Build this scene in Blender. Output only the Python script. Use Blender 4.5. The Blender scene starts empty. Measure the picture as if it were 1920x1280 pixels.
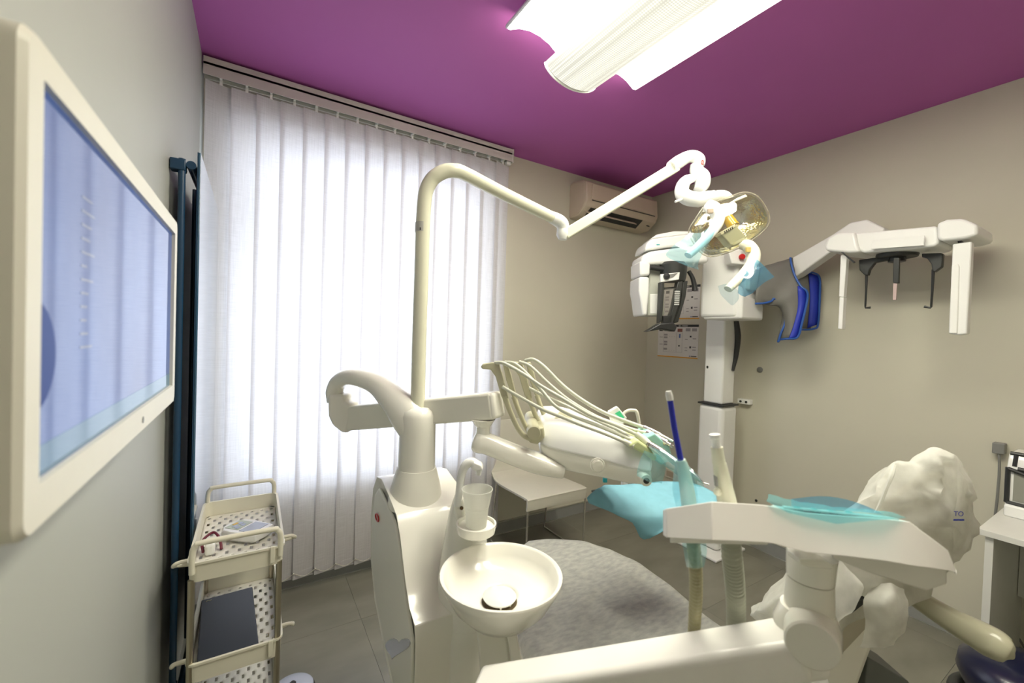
import bpy, bmesh, math, random
from mathutils import Vector, Matrix, noise
random.seed(7)
V = Vector
SC = bpy.context.scene
COL = SC.collection

# ------------------------------------------------------------------ camera
YAW, PITCH, ROLL, FPX, CAMZ = 0.553555, -0.017169, -0.032444, 785.08, 1.4346
fw = V((math.sin(YAW)*math.cos(PITCH), math.cos(YAW)*math.cos(PITCH), math.sin(PITCH)))
r0 = V((math.cos(YAW), -math.sin(YAW), 0)); d0 = fw.cross(r0)
RT = r0*math.cos(ROLL) + d0*math.sin(ROLL)
DN = -r0*math.sin(ROLL) + d0*math.cos(ROLL)
CAM = V((0, 0, CAMZ))
cam = bpy.data.cameras.new('camera'); camo = bpy.data.objects.new('camera', cam); COL.objects.link(camo)
cam.sensor_width = 36; cam.lens = FPX/1920*36; cam.clip_start = 0.02
m = Matrix.Identity(4)
for i in range(3):
    m[i][0] = RT[i]; m[i][1] = -DN[i]; m[i][2] = -fw[i]; m[i][3] = CAM[i]
camo.matrix_world = m
cam.dof.use_dof = True; cam.dof.focus_distance = 1.75; cam.dof.aperture_fstop = 3.5
SC.camera = camo
# ------------------------------------------------------------------ sky and exposure
w = bpy.data.worlds.new('sky'); SC.world = w; w.use_nodes = True
bg = w.node_tree.nodes['Background']; bg.inputs[0].default_value = (0.80, 0.87, 1.0, 1); bg.inputs[1].default_value = 3.9
SC.view_settings.view_transform = 'Standard'; SC.view_settings.look = 'None'
SC.view_settings.exposure = 0.70; SC.view_settings.gamma = 1.0; SC.view_settings.use_curve_mapping = False
LAMP_STRENGTH = 16.5

# ------------------------------------------------------------------ room numbers (metres), all measured from the photo
H, YB, XL, XR, YF = 2.70, 2.566, -0.229, 3.0125, -1.35
WX0, WX1, WZ0, WZ1 = -0.14, 1.32, 0.58, 2.42          # window opening
EX = V((r0.x, r0.y, 0)); EN = V((math.sin(YAW), math.cos(YAW), 0)); EZ = V((0, 0, 1))
def ray(u, v): return fw + RT*((u-960)/FPX) + DN*((v-640)/FPX)
def P(u, v, R): return CAM + ray(u, v)*R
def PX(u, v, x): d = ray(u, v); return CAM + d*(x/d.x)
def PY(u, v, y): d = ray(u, v); return CAM + d*(y/d.y)
def PZ(u, v, z): d = ray(u, v); return CAM + d*((z-CAMZ)/d.z)

# ------------------------------------------------------------------ materials
MATS = {}
def mat(name, col, rough=0.5, metal=0.0, spec=0.5, noise_amt=0.0, scale=20, bump=0.0, emit=None, es=0.0, coat=0.0, col2=None, stretch=None, sheen=0):
    if name in MATS: return MATS[name]
    mt = bpy.data.materials.new(name); mt.use_nodes = True; nt = mt.node_tree
    b = nt.nodes['Principled BSDF']
    b.inputs['Base Color'].default_value = (*col, 1); b.inputs['Roughness'].default_value = rough
    b.inputs['Metallic'].default_value = metal; b.inputs['Specular IOR Level'].default_value = spec
    b.inputs['Coat Weight'].default_value = coat; b.inputs['Coat Roughness'].default_value = 0.08
    if emit: b.inputs['Emission Color'].default_value = (*emit, 1); b.inputs['Emission Strength'].default_value = es
    tc = nt.nodes.new('ShaderNodeTexCoord'); mp = nt.nodes.new('ShaderNodeMapping')
    nt.links.new(tc.outputs['Object'], mp.inputs[0])
    if stretch: mp.inputs['Scale'].default_value = stretch
    nz = nt.nodes.new('ShaderNodeTexNoise'); nz.inputs['Scale'].default_value = scale; nz.inputs['Detail'].default_value = 5
    nt.links.new(mp.outputs[0], nz.inputs['Vector'])
    mx = nt.nodes.new('ShaderNodeMix'); mx.data_type = 'RGBA'
    a = noise_amt if noise_amt else 0.02
    c2 = col2 if col2 else tuple(max(0, c*(1-a)) for c in col)
    mx.inputs[6].default_value = (*col, 1); mx.inputs[7].default_value = (*c2, 1)
    rp = nt.nodes.new('ShaderNodeMapRange'); rp.inputs[1].default_value = 0.35; rp.inputs[2].default_value = 0.65
    nt.links.new(nz.outputs[0], rp.inputs[0]); nt.links.new(rp.outputs[0], mx.inputs[0]); nt.links.new(mx.outputs[2], b.inputs['Base Color'])
    if bump:
        bp = nt.nodes.new('ShaderNodeBump'); bp.inputs['Strength'].default_value = bump; bp.inputs['Distance'].default_value = 0.004
        nt.links.new(nz.outputs[0], bp.inputs['Height']); nt.links.new(bp.outputs[0], b.inputs['Normal'])
    MATS[name] = mt; return mt
def film(name, col, alpha=0.35, gloss=0.08, diff=None, weave=None, rough=0.12):
    """thin see-through sheet: tinted transparency + diffuse/translucent body + sheen"""
    if name in MATS: return MATS[name]
    mt = bpy.data.materials.new(name); mt.use_nodes = True; nt = mt.node_tree; nt.nodes.clear()
    N = nt.nodes.new; L = nt.links.new
    out = N('ShaderNodeOutputMaterial'); tr = N('ShaderNodeBsdfTransparent'); tr.inputs[0].default_value = (*col, 1)
    df = N('ShaderNodeBsdfDiffuse'); df.inputs[0].default_value = (*(diff or col), 1)
    tl = N('ShaderNodeBsdfTranslucent'); tl.inputs[0].default_value = (*(diff or col), 1)
    gl = N('ShaderNodeBsdfGlossy'); gl.inputs['Roughness'].default_value = rough; gl.inputs[0].default_value = (1, 1, 1, 1)
    m1 = N('ShaderNodeMixShader'); m1.inputs[0].default_value = 0.5; L(df.outputs[0], m1.inputs[1]); L(tl.outputs[0], m1.inputs[2])
    m2 = N('ShaderNodeMixShader'); m2.inputs[0].default_value = alpha; L(tr.outputs[0], m2.inputs[1]); L(m1.outputs[0], m2.inputs[2])
    m3 = N('ShaderNodeMixShader'); m3.inputs[0].default_value = gloss; L(m2.outputs[0], m3.inputs[1]); L(gl.outputs[0], m3.inputs[2])
    if weave:
        tc = N('ShaderNodeTexCoord'); mp = N('ShaderNodeMapping'); mp.inputs['Scale'].default_value = weave; L(tc.outputs['Object'], mp.inputs[0])
        nz = N('ShaderNodeTexNoise'); nz.inputs['Scale'].default_value = 1; nz.inputs['Detail'].default_value = 4; L(mp.outputs[0], nz.inputs['Vector'])
        rp = N('ShaderNodeMapRange'); rp.inputs[1].default_value = .3; rp.inputs[2].default_value = .7
        rp.inputs[3].default_value = max(0, alpha-.12); rp.inputs[4].default_value = min(1, alpha+.12); L(nz.outputs[0], rp.inputs[0]); L(rp.outputs[0], m2.inputs[0])
    L(m3.outputs[0], out.inputs[0]); MATS[name] = mt; return mt

WALL = mat('wall_paint', (0.62, 0.595, 0.49), 0.55, noise_amt=0.03, scale=3, spec=.35)
WALLG = mat('window_lit_wall_paint', (0.44, 0.455, 0.42), 0.5, noise_amt=.03, scale=3, spec=.4)  # left wall: its dimmer, cooler window light is put into the colour
CEIL = mat('ceiling_paint', (0.48, 0.127, 0.42), 0.6, noise_amt=0.03, scale=2, spec=.3)
UNIT = mat('cream_gloss', (0.90, 0.885, 0.81), 0.16, coat=.4, scale=3)
UNITM = mat('cream_satin', (0.85, 0.835, 0.75), 0.34, scale=3)
WHITE = mat('white_plastic', (0.86, 0.86, 0.83), 0.3, scale=4)
WHITEG = mat('white_gloss', (0.87, 0.87, 0.85), 0.14, coat=.3, scale=4)
IVORY = mat('ivory_plastic', (0.74, 0.70, 0.60), 0.4, scale=5)
OLIVE = mat('olive_plastic', (0.52, 0.50, 0.35), 0.4, scale=5)
HOSE = mat('hose_grey', (0.62, 0.63, 0.53), 0.42, scale=9)
STEEL = mat('brushed_steel', (0.75, 0.74, 0.70), 0.22, metal=1.0, scale=50)
BRASSY = mat('warm_steel', (0.52, 0.47, 0.36), 0.28, metal=1.0, scale=50)
BLACK = mat('black_plastic', (0.022, 0.023, 0.024), 0.35, scale=10)
DARK = mat('dark_grey_plastic', (0.032, 0.034, 0.032), 0.45, scale=10)
GREYM = mat('mid_grey', (0.22, 0.22, 0.21), 0.5, scale=10)
BLUE = mat('royal_blue', (0.015, 0.035, 0.42), 0.5, scale=10)
NAVY = mat('navy_paint', (0.012, 0.05, 0.11), 0.3, scale=6)
RED = mat('red_button', (0.55, 0.02, 0.02), 0.35, scale=6)
ORANGE = mat('orange_print', (0.72, 0.34, 0.03), 0.6)
PAPER = mat('poster_paper', (0.74, 0.72, 0.70), 0.6)
CD = (EN*.85+EX*.527).normalized(); BD = (EN*.75+EX*.66).normalized()
TEAL = mat('teal_plastic', (0.02, 0.36, 0.42), 0.4)
GREEN = mat('green_screen', (0.05, 0.42, 0.2), 0.3, emit=(.05, .5, .2), es=.25)
FILMB = film('blue_film', (0.66, 0.88, 0.93), .22, .08, diff=(.38, .70, .82))
FILMD = film('deep_blue_film', (0.38, 0.68, 0.86), .34, .09, diff=(.2, .5, .75))
FILMT = film('teal_film', (0.68, 0.92, 0.94), .24, .10, diff=(.42, .78, .84))
FILMP = film('pale_film', (0.80, 0.90, 0.94), .16, .05, diff=(.6, .78, .85))
BAG = film('nonwoven_bag', (0.95, 0.95, 0.92), .78, .02, diff=(.84, .84, .79), weave=(18, 18, 18), rough=.5)
CLEAR = film('clear_plastic', (0.95, 0.94, 0.88), .05, .10, diff=(.8, .8, .75), rough=.03)

# ------------------------------------------------------------------ mesh helpers
def crom(pts, k=6):
    pts = [V(p) for p in pts]
    if len(pts) < 3 or k <= 1: return pts
    out = []
    q = [pts[0]*2-pts[1]] + pts + [pts[-1]*2-pts[-2]]
    for i in range(1, len(q)-2):
        a, b, c, d = q[i-1:i+3]
        for j in range(k):
            t = j/k
            out.append(0.5*((2*b) + (c-a)*t + (2*a-5*b+4*c-d)*t*t + (3*b-a-3*c+d)*t**3))
    out.append(pts[-1]); return out
class MB:
    def __init__(s): s.v = []; s.f = []
    def add(s, vs, fs):
        n = len(s.v); s.v += [V(p) for p in vs]; s.f += [tuple(i+n for i in f) for f in fs]; return s
    def box(s, c, size, ax=None):
        ax = ax or (V((1, 0, 0)), V((0, 1, 0)), V((0, 0, 1))); c = V(c); h = [x/2 for x in size]
        vs = [c + ax[0]*(h[0]*i) + ax[1]*(h[1]*j) + ax[2]*(h[2]*k) for k in (-1, 1) for j in (-1, 1) for i in (-1, 1)]
        return s.add(vs, [(0, 2, 3, 1), (4, 5, 7, 6), (0, 1, 5, 4), (2, 6, 7, 3), (0, 4, 6, 2), (1, 3, 7, 5)])
    def rng(s, x0, x1, y0, y1, z0, z1): return s.box(((x0+x1)/2, (y0+y1)/2, (z0+z1)/2), (x1-x0, y1-y0, z1-z0))
    def loft(s, rings, cap=True, closed=True):
        n = len(rings[0]); vs = [p for r in rings for p in r]; fs = []
        for i in range(len(rings)-1):
            for j in range(n if closed else n-1):
                a = i*n+j; b = i*n+(j+1) % n; fs.append((a, b, b+n, a+n))
        if cap and closed: fs.append(tuple(range(n))[::-1]); fs.append(tuple(range((len(rings)-1)*n, len(rings)*n)))
        return s.add(vs, fs)
    def tube(s, pts, r, n=12, k=6, cap=True, ry=None):
        base = [V(p) for p in pts]; rs = r if isinstance(r, (list, tuple)) else [r]*len(base)
        c = crom(base, k)
        if len(c) != len(base):
            rr = []
            for i in range(len(c)):
                t = i/(len(c)-1)*(len(base)-1); a = min(int(t), len(base)-2); rr.append(rs[a]+(rs[a+1]-rs[a])*(t-a))
        else: rr = list(rs)
        rings = []; up = None
        for i, p in enumerate(c):
            t = (c[min(i+1, len(c)-1)]-c[max(i-1, 0)])
            if t.length < 1e-9: t = V((0, 0, 1))
            t.normalize()
            if up is None:
                up = V((0, 0, 1)) if abs(t.z) < .9 else V((1, 0, 0))
            up = (up - t*up.dot(t)).normalized(); sd = t.cross(up)
            rings.append([p + up*(math.cos(a)*rr[i]*(ry or 1)) + sd*(math.sin(a)*rr[i]) for a in [2*math.pi*j/n for j in range(n)]])
        return s.loft(rings, cap)
    def cyl(s, a, b, r, r2=None, n=20): return s.tube([a, b], [r, r if r2 is None else r2], n, 1)
    def lathe(s, o, prof, n=32, ax=None, sx=1, sy=1):
        o = V(o); a = ax or (V((1, 0, 0)), V((0, 1, 0)), V((0, 0, 1)))
        rings = [[o + a[0]*(r*sx*math.cos(t)) + a[1]*(r*sy*math.sin(t)) + a[2]*z for t in [2*math.pi*j/n for j in range(n)]] for r, z in prof]
        return s.loft(rings, True)
    def sph(s, c, r, n=12, sq=(1, 1, 1)):
        c = V(c); return s.loft([[c + V((r*sq[0]*math.sin(t)*math.cos(p), r*sq[1]*math.sin(t)*math.sin(p), r*sq[2]*math.cos(t))) for p in [2*math.pi*j/n for j in range(n)]] for t in [math.pi*(i+.02)/(n+.04-.0) for i in range(n+1)]])
    def prism(s, poly, off):
        """poly: 3D points of one face; off: extrusion vector"""
        off = V(off); return s.loft([[V(p) for p in poly], [V(p)+off for p in poly]])
    def sheet(s, rows):
        n = len(rows[0]); fs = [(i*n+j, i*n+j+1, (i+1)*n+j+1, (i+1)*n+j) for i in range(len(rows)-1) for j in range(n-1)]
        return s.add([p for r in rows for p in r], fs)
    # measured shapes: outline at its own depth R with real thickness along the view's horizontal normal
    def fprism(s, px, R, th):
        if isinstance(R, (int, float)): R = [R]*len(px)
        return s.prism([P(u, v, r) for (u, v), r in zip(px, R)], EN*th)
    def fbox(s, u0, v0, u1, v1, R, th): return s.fprism([(u0, v0), (u1, v0), (u1, v1), (u0, v1)], R, th)
    def ftube(s, px, r, n=12, k=6, ry=None): return s.tube([P(*p) for p in px], r, n, k, ry=ry)
ROOTO = {}
def finish(o, me, mt, bevel, sub, angle, seg, solid=0):
    if mt: me.materials.append(mt)
    bm = bmesh.new(); bm.from_mesh(me); bmesh.ops.recalc_face_normals(bm, faces=bm.faces); bm.to_mesh(me); bm.free()
    for p in me.polygons: p.use_smooth = True
    me.set_sharp_from_angle(angle=math.radians(angle))
    if solid: md = o.modifiers.new('solid', 'SOLIDIFY'); md.thickness = solid; md.offset = 0
    if bevel: md = o.modifiers.new('bevel', 'BEVEL'); md.width = bevel; md.segments = seg; md.limit_method = 'ANGLE'; md.angle_limit = math.radians(30); md.harden_normals = False
    if sub: md = o.modifiers.new('sub', 'SUBSURF'); md.levels = sub; md.render_levels = sub
def part(name, mb, mt, parent, bevel=0, sub=0, angle=38, seg=3, label=None, solid=0, origin=None, kind=None):
    """mesh of its own under a thing (or under a part); mesh data kept relative to the thing's origin"""
    o0 = ROOTO[parent.name] if parent else (V(origin) if origin else None)
    if o0 is None:
        xs = [p.x for p in mb.v]; ys = [p.y for p in mb.v]; zs = [p.z for p in mb.v]
        o0 = V(((min(xs)+max(xs))/2, (min(ys)+max(ys))/2, min(zs)))
    me = bpy.data.meshes.new(name); me.from_pydata([tuple(p-o0) for p in mb.v], [], mb.f); me.update()
    o = bpy.data.objects.new(name, me); COL.objects.link(o)
    if parent: o.parent = parent
    else: o.location = o0
    ROOTO[o.name] = o0
    finish(o, me, mt, bevel, sub, angle, seg, solid)
    if bevel or angle < 60: pass
    if label: o['label'] = label
    if kind: o['kind'] = kind
    return o
def thing(name, label, cat, loc, group=None):
    o = bpy.data.objects.new(name, None); COL.objects.link(o); o.location = V(loc); o.empty_display_size = .05
    o['label'] = label; o['category'] = cat
    if group: o['group'] = group
    ROOTO[o.name] = V(loc); return o
def single(name, mb, mt, label, cat, group=None, **k):
    o = part(name, mb, mt, None, **k); o['label'] = label; o['category'] = cat
    if group: o['group'] = group
    return o
def struct(name, mb, mt, parent=None, **k):
    o = part(name, mb, mt, parent, **k)
    if parent is None: o['kind'] = 'structure'
    return o
def text(name, s, loc, ux, uy, size, mt, parent):
    cu = bpy.data.curves.new(name, 'FONT'); cu.body = s; cu.size = size; cu.extrude = 0.0002; cu.align_x = 'LEFT'
    t = bpy.data.objects.new(name, cu); COL.objects.link(t); bpy.context.view_layer.update()
    me = bpy.data.meshes.new_from_object(t.evaluated_get(bpy.context.evaluated_depsgraph_get())); bpy.data.objects.remove(t)
    ux = V(ux).normalized(); uy = V(uy).normalized(); uz = ux.cross(uy)
    o0 = ROOTO[parent.name]
    for v_ in me.vertices: v_.co = V(loc) + ux*v_.co.x + uy*v_.co.y + uz*v_.co.z - o0
    me.materials.clear(); me.materials.append(mt); me.name = name
    o = bpy.data.objects.new(name, me); COL.objects.link(o); o.parent = parent; ROOTO[o.name] = o0; return o

# ================================================================== THE ROOM
T = .12
struct('ceiling', MB().rng(XL-T, XR+T, YF-T, YB+.3, H, H+T), CEIL)
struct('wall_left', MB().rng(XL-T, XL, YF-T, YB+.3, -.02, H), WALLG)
struct('wall_right', MB().rng(XR, XR+T, YF-T, YB+.3, -.02, H), WALL)
struct('wall_front', MB().rng(XL, XR, YF-T, YF, -.02, H), WALL)
wb = MB()
wb.rng(XL, WX0, YB, YB+.3, -.02, H).rng(WX1, XR, YB, YB+.3, -.02, H).rng(WX0, WX1, YB, YB+.3, -.02, WZ0).rng(WX0, WX1, YB, YB+.3, WZ1, H)
struct('wall_back', wb, WALL)
GROUT = mat('floor_joint', (0.15, 0.145, 0.115), 0.6)
fl = struct('floor', MB().rng(XL-T, XR+T, YF-T, YB+.3, -.08, -.003), GROUT)
FLOORM = mat('resin_tile', (0.235, 0.225, 0.18), 0.30, noise_amt=.3, scale=2.6, col2=(0.175, 0.17, 0.135), stretch=(1, 2.6, 1), bump=.05, spec=.5)
# tiles, each its own piece
TS = .80
tm = bpy.data.meshes.new('tile'); b_ = MB().box((0, 0, -.0015), (TS-.0012, TS-.0012, .003))
tm.from_pydata([tuple(p) for p in b_.v], [], b_.f); tm.materials.append(FLOORM)
nx = 5; y0_ = YF
for i in range(nx):
    for j in range(6):
        cx = XL + .31 + (i-.5)*TS + TS/2; cy = YB - .05 - (j)*TS
        x0 = max(cx-TS/2, XL); x1 = min(cx+TS/2, XR); yy0 = max(cy-TS/2, YF); yy1 = min(cy+TS/2, YB)
        if x1-x0 < .03 or yy1-yy0 < .03: continue
        if x1-x0 > TS-.001 and yy1-yy0 > TS-.001:
            o = bpy.data.objects.new('floor_tile', tm); COL.objects.link(o); o.parent = fl; o.location = V((cx, cy, 0)) - ROOTO['floor']
        else:
            part('floor_tile', MB().rng(x0+.0006, x1-.0006, yy0+.0006, yy1-.0006, -.003, 0), FLOORM, fl)
BASEB = mat('skirting_grey', (0.30, 0.305, 0.29), 0.25, metal=.0, coat=.4)
TRIMS = mat('skirting_metal', (0.62, 0.62, 0.58), 0.3, metal=.9)
def skirting(name, a):
    o = struct(name, MB().rng(*a, .006, .085), BASEB)
    x0, x1, y0, y1 = a
    part('top_strip', MB().rng(x0-.002*(name != 'baseboard_left'), x1+.002*(name == 'baseboard_left'), y0-.002*(name == 'baseboard_back'), y1, .085, .091), TRIMS, o)
    part('bottom_strip', MB().rng(x0-.003*(name == 'baseboard_right'), x1+.003*(name == 'baseboard_left'), y0-.003*(name == 'baseboard_back'), y1, .0, .006), TRIMS, o)
skirting('baseboard_back', (XL, XR, YB-.012, YB))
skirting('baseboard_right', (XR-.012, XR, YF, YB-.012))
skirting('baseboard_left', (XL, XL+.012, YF, YB-.012))
# window: frame, transom, two panes set in the wall's depth
FRAMEM = mat('window_paint', (0.55, 0.55, 0.56), 0.4)
wf = MB(); wy0, wy1 = YB+.12, YB+.18
wf.rng(WX0, WX0+.06, wy0, wy1, WZ0, WZ1).rng(WX1-.06, WX1, wy0, wy1, WZ0, WZ1).rng(WX0+.06, WX1-.06, wy0, wy1, WZ0, WZ0+.06).rng(WX0+.06, WX1-.06, wy0, wy1, WZ1-.06, WZ1).rng(WX0+.06, WX1-.06, wy0, wy1, 1.93, 2.01)
win = struct('window_1', wf, FRAMEM)
GLASS = film('window_glass', (.97, .98, .98), .0, .05, rough=.02)
part('pane', MB().rng(WX0+.06, WX1-.06, wy0+.025, wy0+.031, WZ0+.06, 1.93), GLASS, win)
part('pane', MB().rng(WX0+.06, WX1-.06, wy0+.025, wy0+.031, 2.01, WZ1-.06), GLASS, win)
part('window_sill', MB().rng(WX0, WX1, YB-.005, YB+.12, WZ0-.001, WZ0+.022), FRAMEM, win)
pl = bpy.data.lights.new('window_portal', 'AREA'); pl.shape = 'RECTANGLE'; pl.size = WX1-WX0; pl.size_y = WZ1-WZ0; pl.cycles.is_portal = True
po = bpy.data.objects.new('window_portal', pl); COL.objects.link(po); po.location = ((WX0+WX1)/2, YB+.29, (WZ0+WZ1)/2); po.rotation_euler = (math.radians(-90), 0, 0)

# ================================================================== VERTICAL BLIND
BY = YB-.085
bl = thing('vertical_blind', 'white fabric vertical blind hanging from ceiling rail over bright window', 'blind', (.63, BY, .0))
RAILM = mat('rail_white', (0.66, 0.65, 0.60), 0.35)
rx0, rx1 = XL+.006, 1.475
rb = MB().rng(rx0, rx1, BY-.024, BY-.02, 2.605, 2.665).rng(rx0, rx1, BY+.02, BY+.024, 2.605, 2.665).rng(rx0, rx1, BY-.024, BY+.024, 2.65, 2.69)
part('headrail', rb, RAILM, bl, bevel=.002)
part('rail_slot', MB().rng(rx0+.01, rx1-.02, BY-.019, BY+.019, 2.622, 2.645), GREYM, bl)
part('end_cap', MB().rng(rx1-.001, rx1+.012, BY-.026, BY+.026, 2.60, 2.692), RAILM, bl, bevel=.004)
part('control_block', MB().rng(rx1-.035, rx1-.004, BY-.012, BY+.012, 2.585, 2.606), WHITE, bl, bevel=.002)
# fabric: translucent with horizontal/vertical slub threads
fm = bpy.data.materials.new('blind_fabric'); fm.use_nodes = True; nt = fm.node_tree; nt.nodes.clear(); N = nt.nodes.new; L = nt.links.new
out = N('ShaderNodeOutputMaterial'); df = N('ShaderNodeBsdfDiffuse'); tl = N('ShaderNodeBsdfTranslucent'); mx = N('ShaderNodeMixShader'); mx.inputs[0].default_value = .46
tc = N('ShaderNodeTexCoord')
def slub(sc):
    mp = N('ShaderNodeMapping'); mp.inputs['Scale'].default_value = sc; L(tc.outputs['Object'], mp.inputs[0])
    nz = N('ShaderNodeTexNoise'); nz.inputs['Scale'].default_value = 1; nz.inputs['Detail'].default_value = 3; L(mp.outputs[0], nz.inputs['Vector']); return nz.outputs[0]
a_ = slub((14, 14, 420)); b2 = slub((520, 520, 9)); ad = N('ShaderNodeMath'); ad.operation = 'ADD'; L(a_, ad.inputs[0]); L(b2, ad.inputs[1])
rp = N('ShaderNodeMapRange'); rp.inputs[1].default_value = .7; rp.inputs[2].default_value = 1.3; L(ad.outputs[0], rp.inputs[0])
cr = N('ShaderNodeMix'); cr.data_type = 'RGBA'; cr.inputs[6].default_value = (.68, .66, .66, 1); cr.inputs[7].default_value = (.82, .80, .81, 1); L(rp.outputs[0], cr.inputs[0])
L(cr.outputs[2], df.inputs[0]); L(cr.outputs[2], tl.inputs[0]); L(df.outputs[0], mx.inputs[1]); L(tl.outputs[0], mx.inputs[2]); L(mx.outputs[0], out.inputs[0])
NS = 16; xs0, xs1 = XL+.075, 1.415
SW = .127; z0s, z1s = .085, 2.585
def slat_mesh():
    mb = MB(); rows = []
    for z in [z0s + (z1s-z0s)*i/6 for i in range(7)]:
        rows.append([V((-SW/2 + SW*j/6, .0015*math.sin(math.pi*j/6), z)) for j in range(7)])
    mb.sheet(rows); me = bpy.data.meshes.new('slat'); me.from_pydata([tuple(p) for p in mb.v], [], mb.f); me.materials.append(fm)
    for p in me.polygons: p.use_smooth = True
    return me
sm = slat_mesh()
hm = bpy.data.meshes.new('weight'); q_ = MB().box((0, .003, z0s+.022), (SW-.006, .0045, .034)); hm.from_pydata([tuple(p) for p in q_.v], [], q_.f); hm.materials.append(fm)
cm = bpy.data.meshes.new('carrier'); q_ = MB().box((0, 0, 2.612), (.010, .046, .014)).box((0, 0, 2.593), (.012, .003, .022)); cm.from_pydata([tuple(p) for p in q_.v], [], q_.f); cm.materials.append(WHITE)
CHM = mat('bead_chain', (.55, .52, .42), .4)
pts_prev = None
for i in range(NS):
    x = xs0 + (xs1-xs0)*i/(NS-1); ang = math.radians(8 if 0 < i < NS-1 else 20)
    for nm, me in (('slat', sm), ('carrier', cm)):
        o = bpy.data.objects.new(nm, me); COL.objects.link(o); o.parent = bl; o.location = V((x, BY, 0)) - ROOTO['vertical_blind']
        o.rotation_euler = (0, 0, ang + random.uniform(-.02, .02)) if nm == 'slat' else (0, 0, 0)
        if nm == 'slat':
            h = bpy.data.objects.new('slat_weight', hm); COL.objects.link(h); h.parent = o
    p = V((x - SW/2*math.cos(ang)+.004, BY - SW/2*math.sin(ang)-.004, z0s+.036))
    if pts_prev is not None:
        part('bead_chain', MB().tube([pts_prev, (pts_prev+p)/2+V((0, 0, -.024)), p], .0016, 5, 5).sph(p, .004, 6), CHM, bl)
    pts_prev = p

# ================================================================== CEILING LAMP
cl = thing('ceiling_lamp', 'glowing white ceiling lamp with perforated trough and curved wings', 'ceiling lamp', (1.17, .78, 2.62))
def emit(name, col, st, perf=False):
    basec = (.30, .30, .29, 1) if perf else (.85, .85, .82, 1)
    mt = bpy.data.materials.new(name); mt.use_nodes = True; nt = mt.node_tree; b = nt.nodes['Principled BSDF']
    b.inputs['Base Color'].default_value = basec; b.inputs['Emission Color'].default_value = (*col, 1); b.inputs['Emission Strength'].default_value = st
    if perf:
        tc = nt.nodes.new('ShaderNodeTexCoord'); ck = nt.nodes.new('ShaderNodeTexVoronoi'); ck.inputs['Scale'].default_value = 110; ck.inputs['Randomness'].default_value = 0
        nt.links.new(tc.outputs['Object'], ck.inputs['Vector'])
        r = nt.nodes.new('ShaderNodeMapRange'); r.inputs[1].default_value = .25; r.inputs[2].default_value = .55; r.inputs[3].default_value = st*1.15; r.inputs[4].default_value = st*.6
        nt.links.new(ck.outputs['Distance'], r.inputs[0]); nt.links.new(r.outputs[0], b.inputs['Emission Strength'])
    return mt
LC = (1.0, .97, .80)
TRO = emit('lamp_perforated', LC, .62, True); TUBE = emit('lamp_tube', LC, 4.0); WNG = emit('lamp_wing_glow', LC, LAMP_STRENGTH)
LY0, LY1 = -.12, 1.43
def wing(sx):
    pr = [(.355, 2.628), (.35, 2.618), (.34, 2.620), (.30, 2.640), (.25, 2.652), (.20, 2.650), (.15, 2.636), (.10, 2.606)]
    rows = [[V((1.17+sx*dx, y, z)) for dx, z in pr] for y in (LY0, LY1)]
    return MB().sheet(rows)
LW = mat('lamp_white', (.88, .88, .85), .4)
for sx in (-1, 1):
    wg = part('wing', wing(sx), WNG, cl)
    pr_ = [(.357, 2.616), (.362, 2.622), (.358, 2.634), (.30, 2.648), (.25, 2.660), (.20, 2.658), (.15, 2.646), (.098, 2.616), (.096, 2.606)]
    part('wing_shell', MB().sheet([[V((1.17+sx*dx, y, z)) for dx, z in pr_] for y in (LY0, LY1)]), LW, wg, solid=.002)
tro = [(-.145, 2.592), (-.135, 2.572), (-.10, 2.548), (-.05, 2.533), (0, 2.528), (.05, 2.533), (.10, 2.548), (.135, 2.572), (.145, 2.592)]
TX = 1.175
part('trough', MB().sheet([[V((TX+dx, y, z)) for dx, z in tro] for y in (LY0-.05, LY1+.035)]), TRO, cl, solid=.002)
part('trough_rim', MB().tube([V((TX+dx, LY1+.045, z-.001)) for dx, z in tro], .004, 8, 3).loft([[V((TX+dx, LY1+.035, z)) for dx, z in tro], [V((TX+dx, LY1+.046, z)) for dx, z in tro]], False, False), LW, cl)
for sx in (-1, 1):
    part('fluorescent_tube', MB().cyl((TX+sx*.075, LY0+.04, 2.60), (TX+sx*.075, LY1-.03, 2.60), .013, n=12), TUBE, cl)
part('canopy', MB().rng(1.09, 1.25, .35, 1.2, 2.655, 2.70), LW, cl, bevel=.008)

# ================================================================== AIR CONDITIONER
ac = thing('air_conditioner', 'cream wall air conditioner with open louvre in ceiling corner', 'air conditioner', (2.45, YB, 2.36))
ax0, ax1 = 2.075, 2.86
def acprof(x, ins=0): return [V((x, YB-y, z)) for y, z in [(0, 2.615-ins), (.03, 2.625-ins), (.15, 2.605-ins), (.185-ins, 2.585-ins), (.195-ins, 2.45), (.175-ins, 2.405), (.10, 2.352+ins), (.0, 2.345+ins)]]
ACM = mat('aged_cream', (0.60, 0.51, 0.40), .45, noise_amt=.05, scale=4)
part('body', MB().loft([acprof(ax0), acprof(ax1)]), ACM, ac, bevel=.008)
part('end_panel', MB().loft([acprof(ax0-.006, .012), acprof(ax0+.002, .012)]), ACM, ac, bevel=.004)
part('front_grille', MB().rng(ax0+.05, ax1-.05, YB-.2, YB-.19, 2.462, 2.575), ACM, ac, bevel=.005)
part('grille_line', MB().rng(ax0+.05, ax1-.04, YB-.1985, YB-.19, 2.449, 2.455), DARK, ac)
sl = MB().prism([(ax0+.06, YB-.1755, 2.402), (ax0+.06, YB-.102, 2.350), (ax0+.06, YB-.09, 2.356), (ax0+.06, YB-.165, 2.41)], (ax1-ax0-.22, 0, 0))
part('outlet', sl, BLACK, ac)
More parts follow.
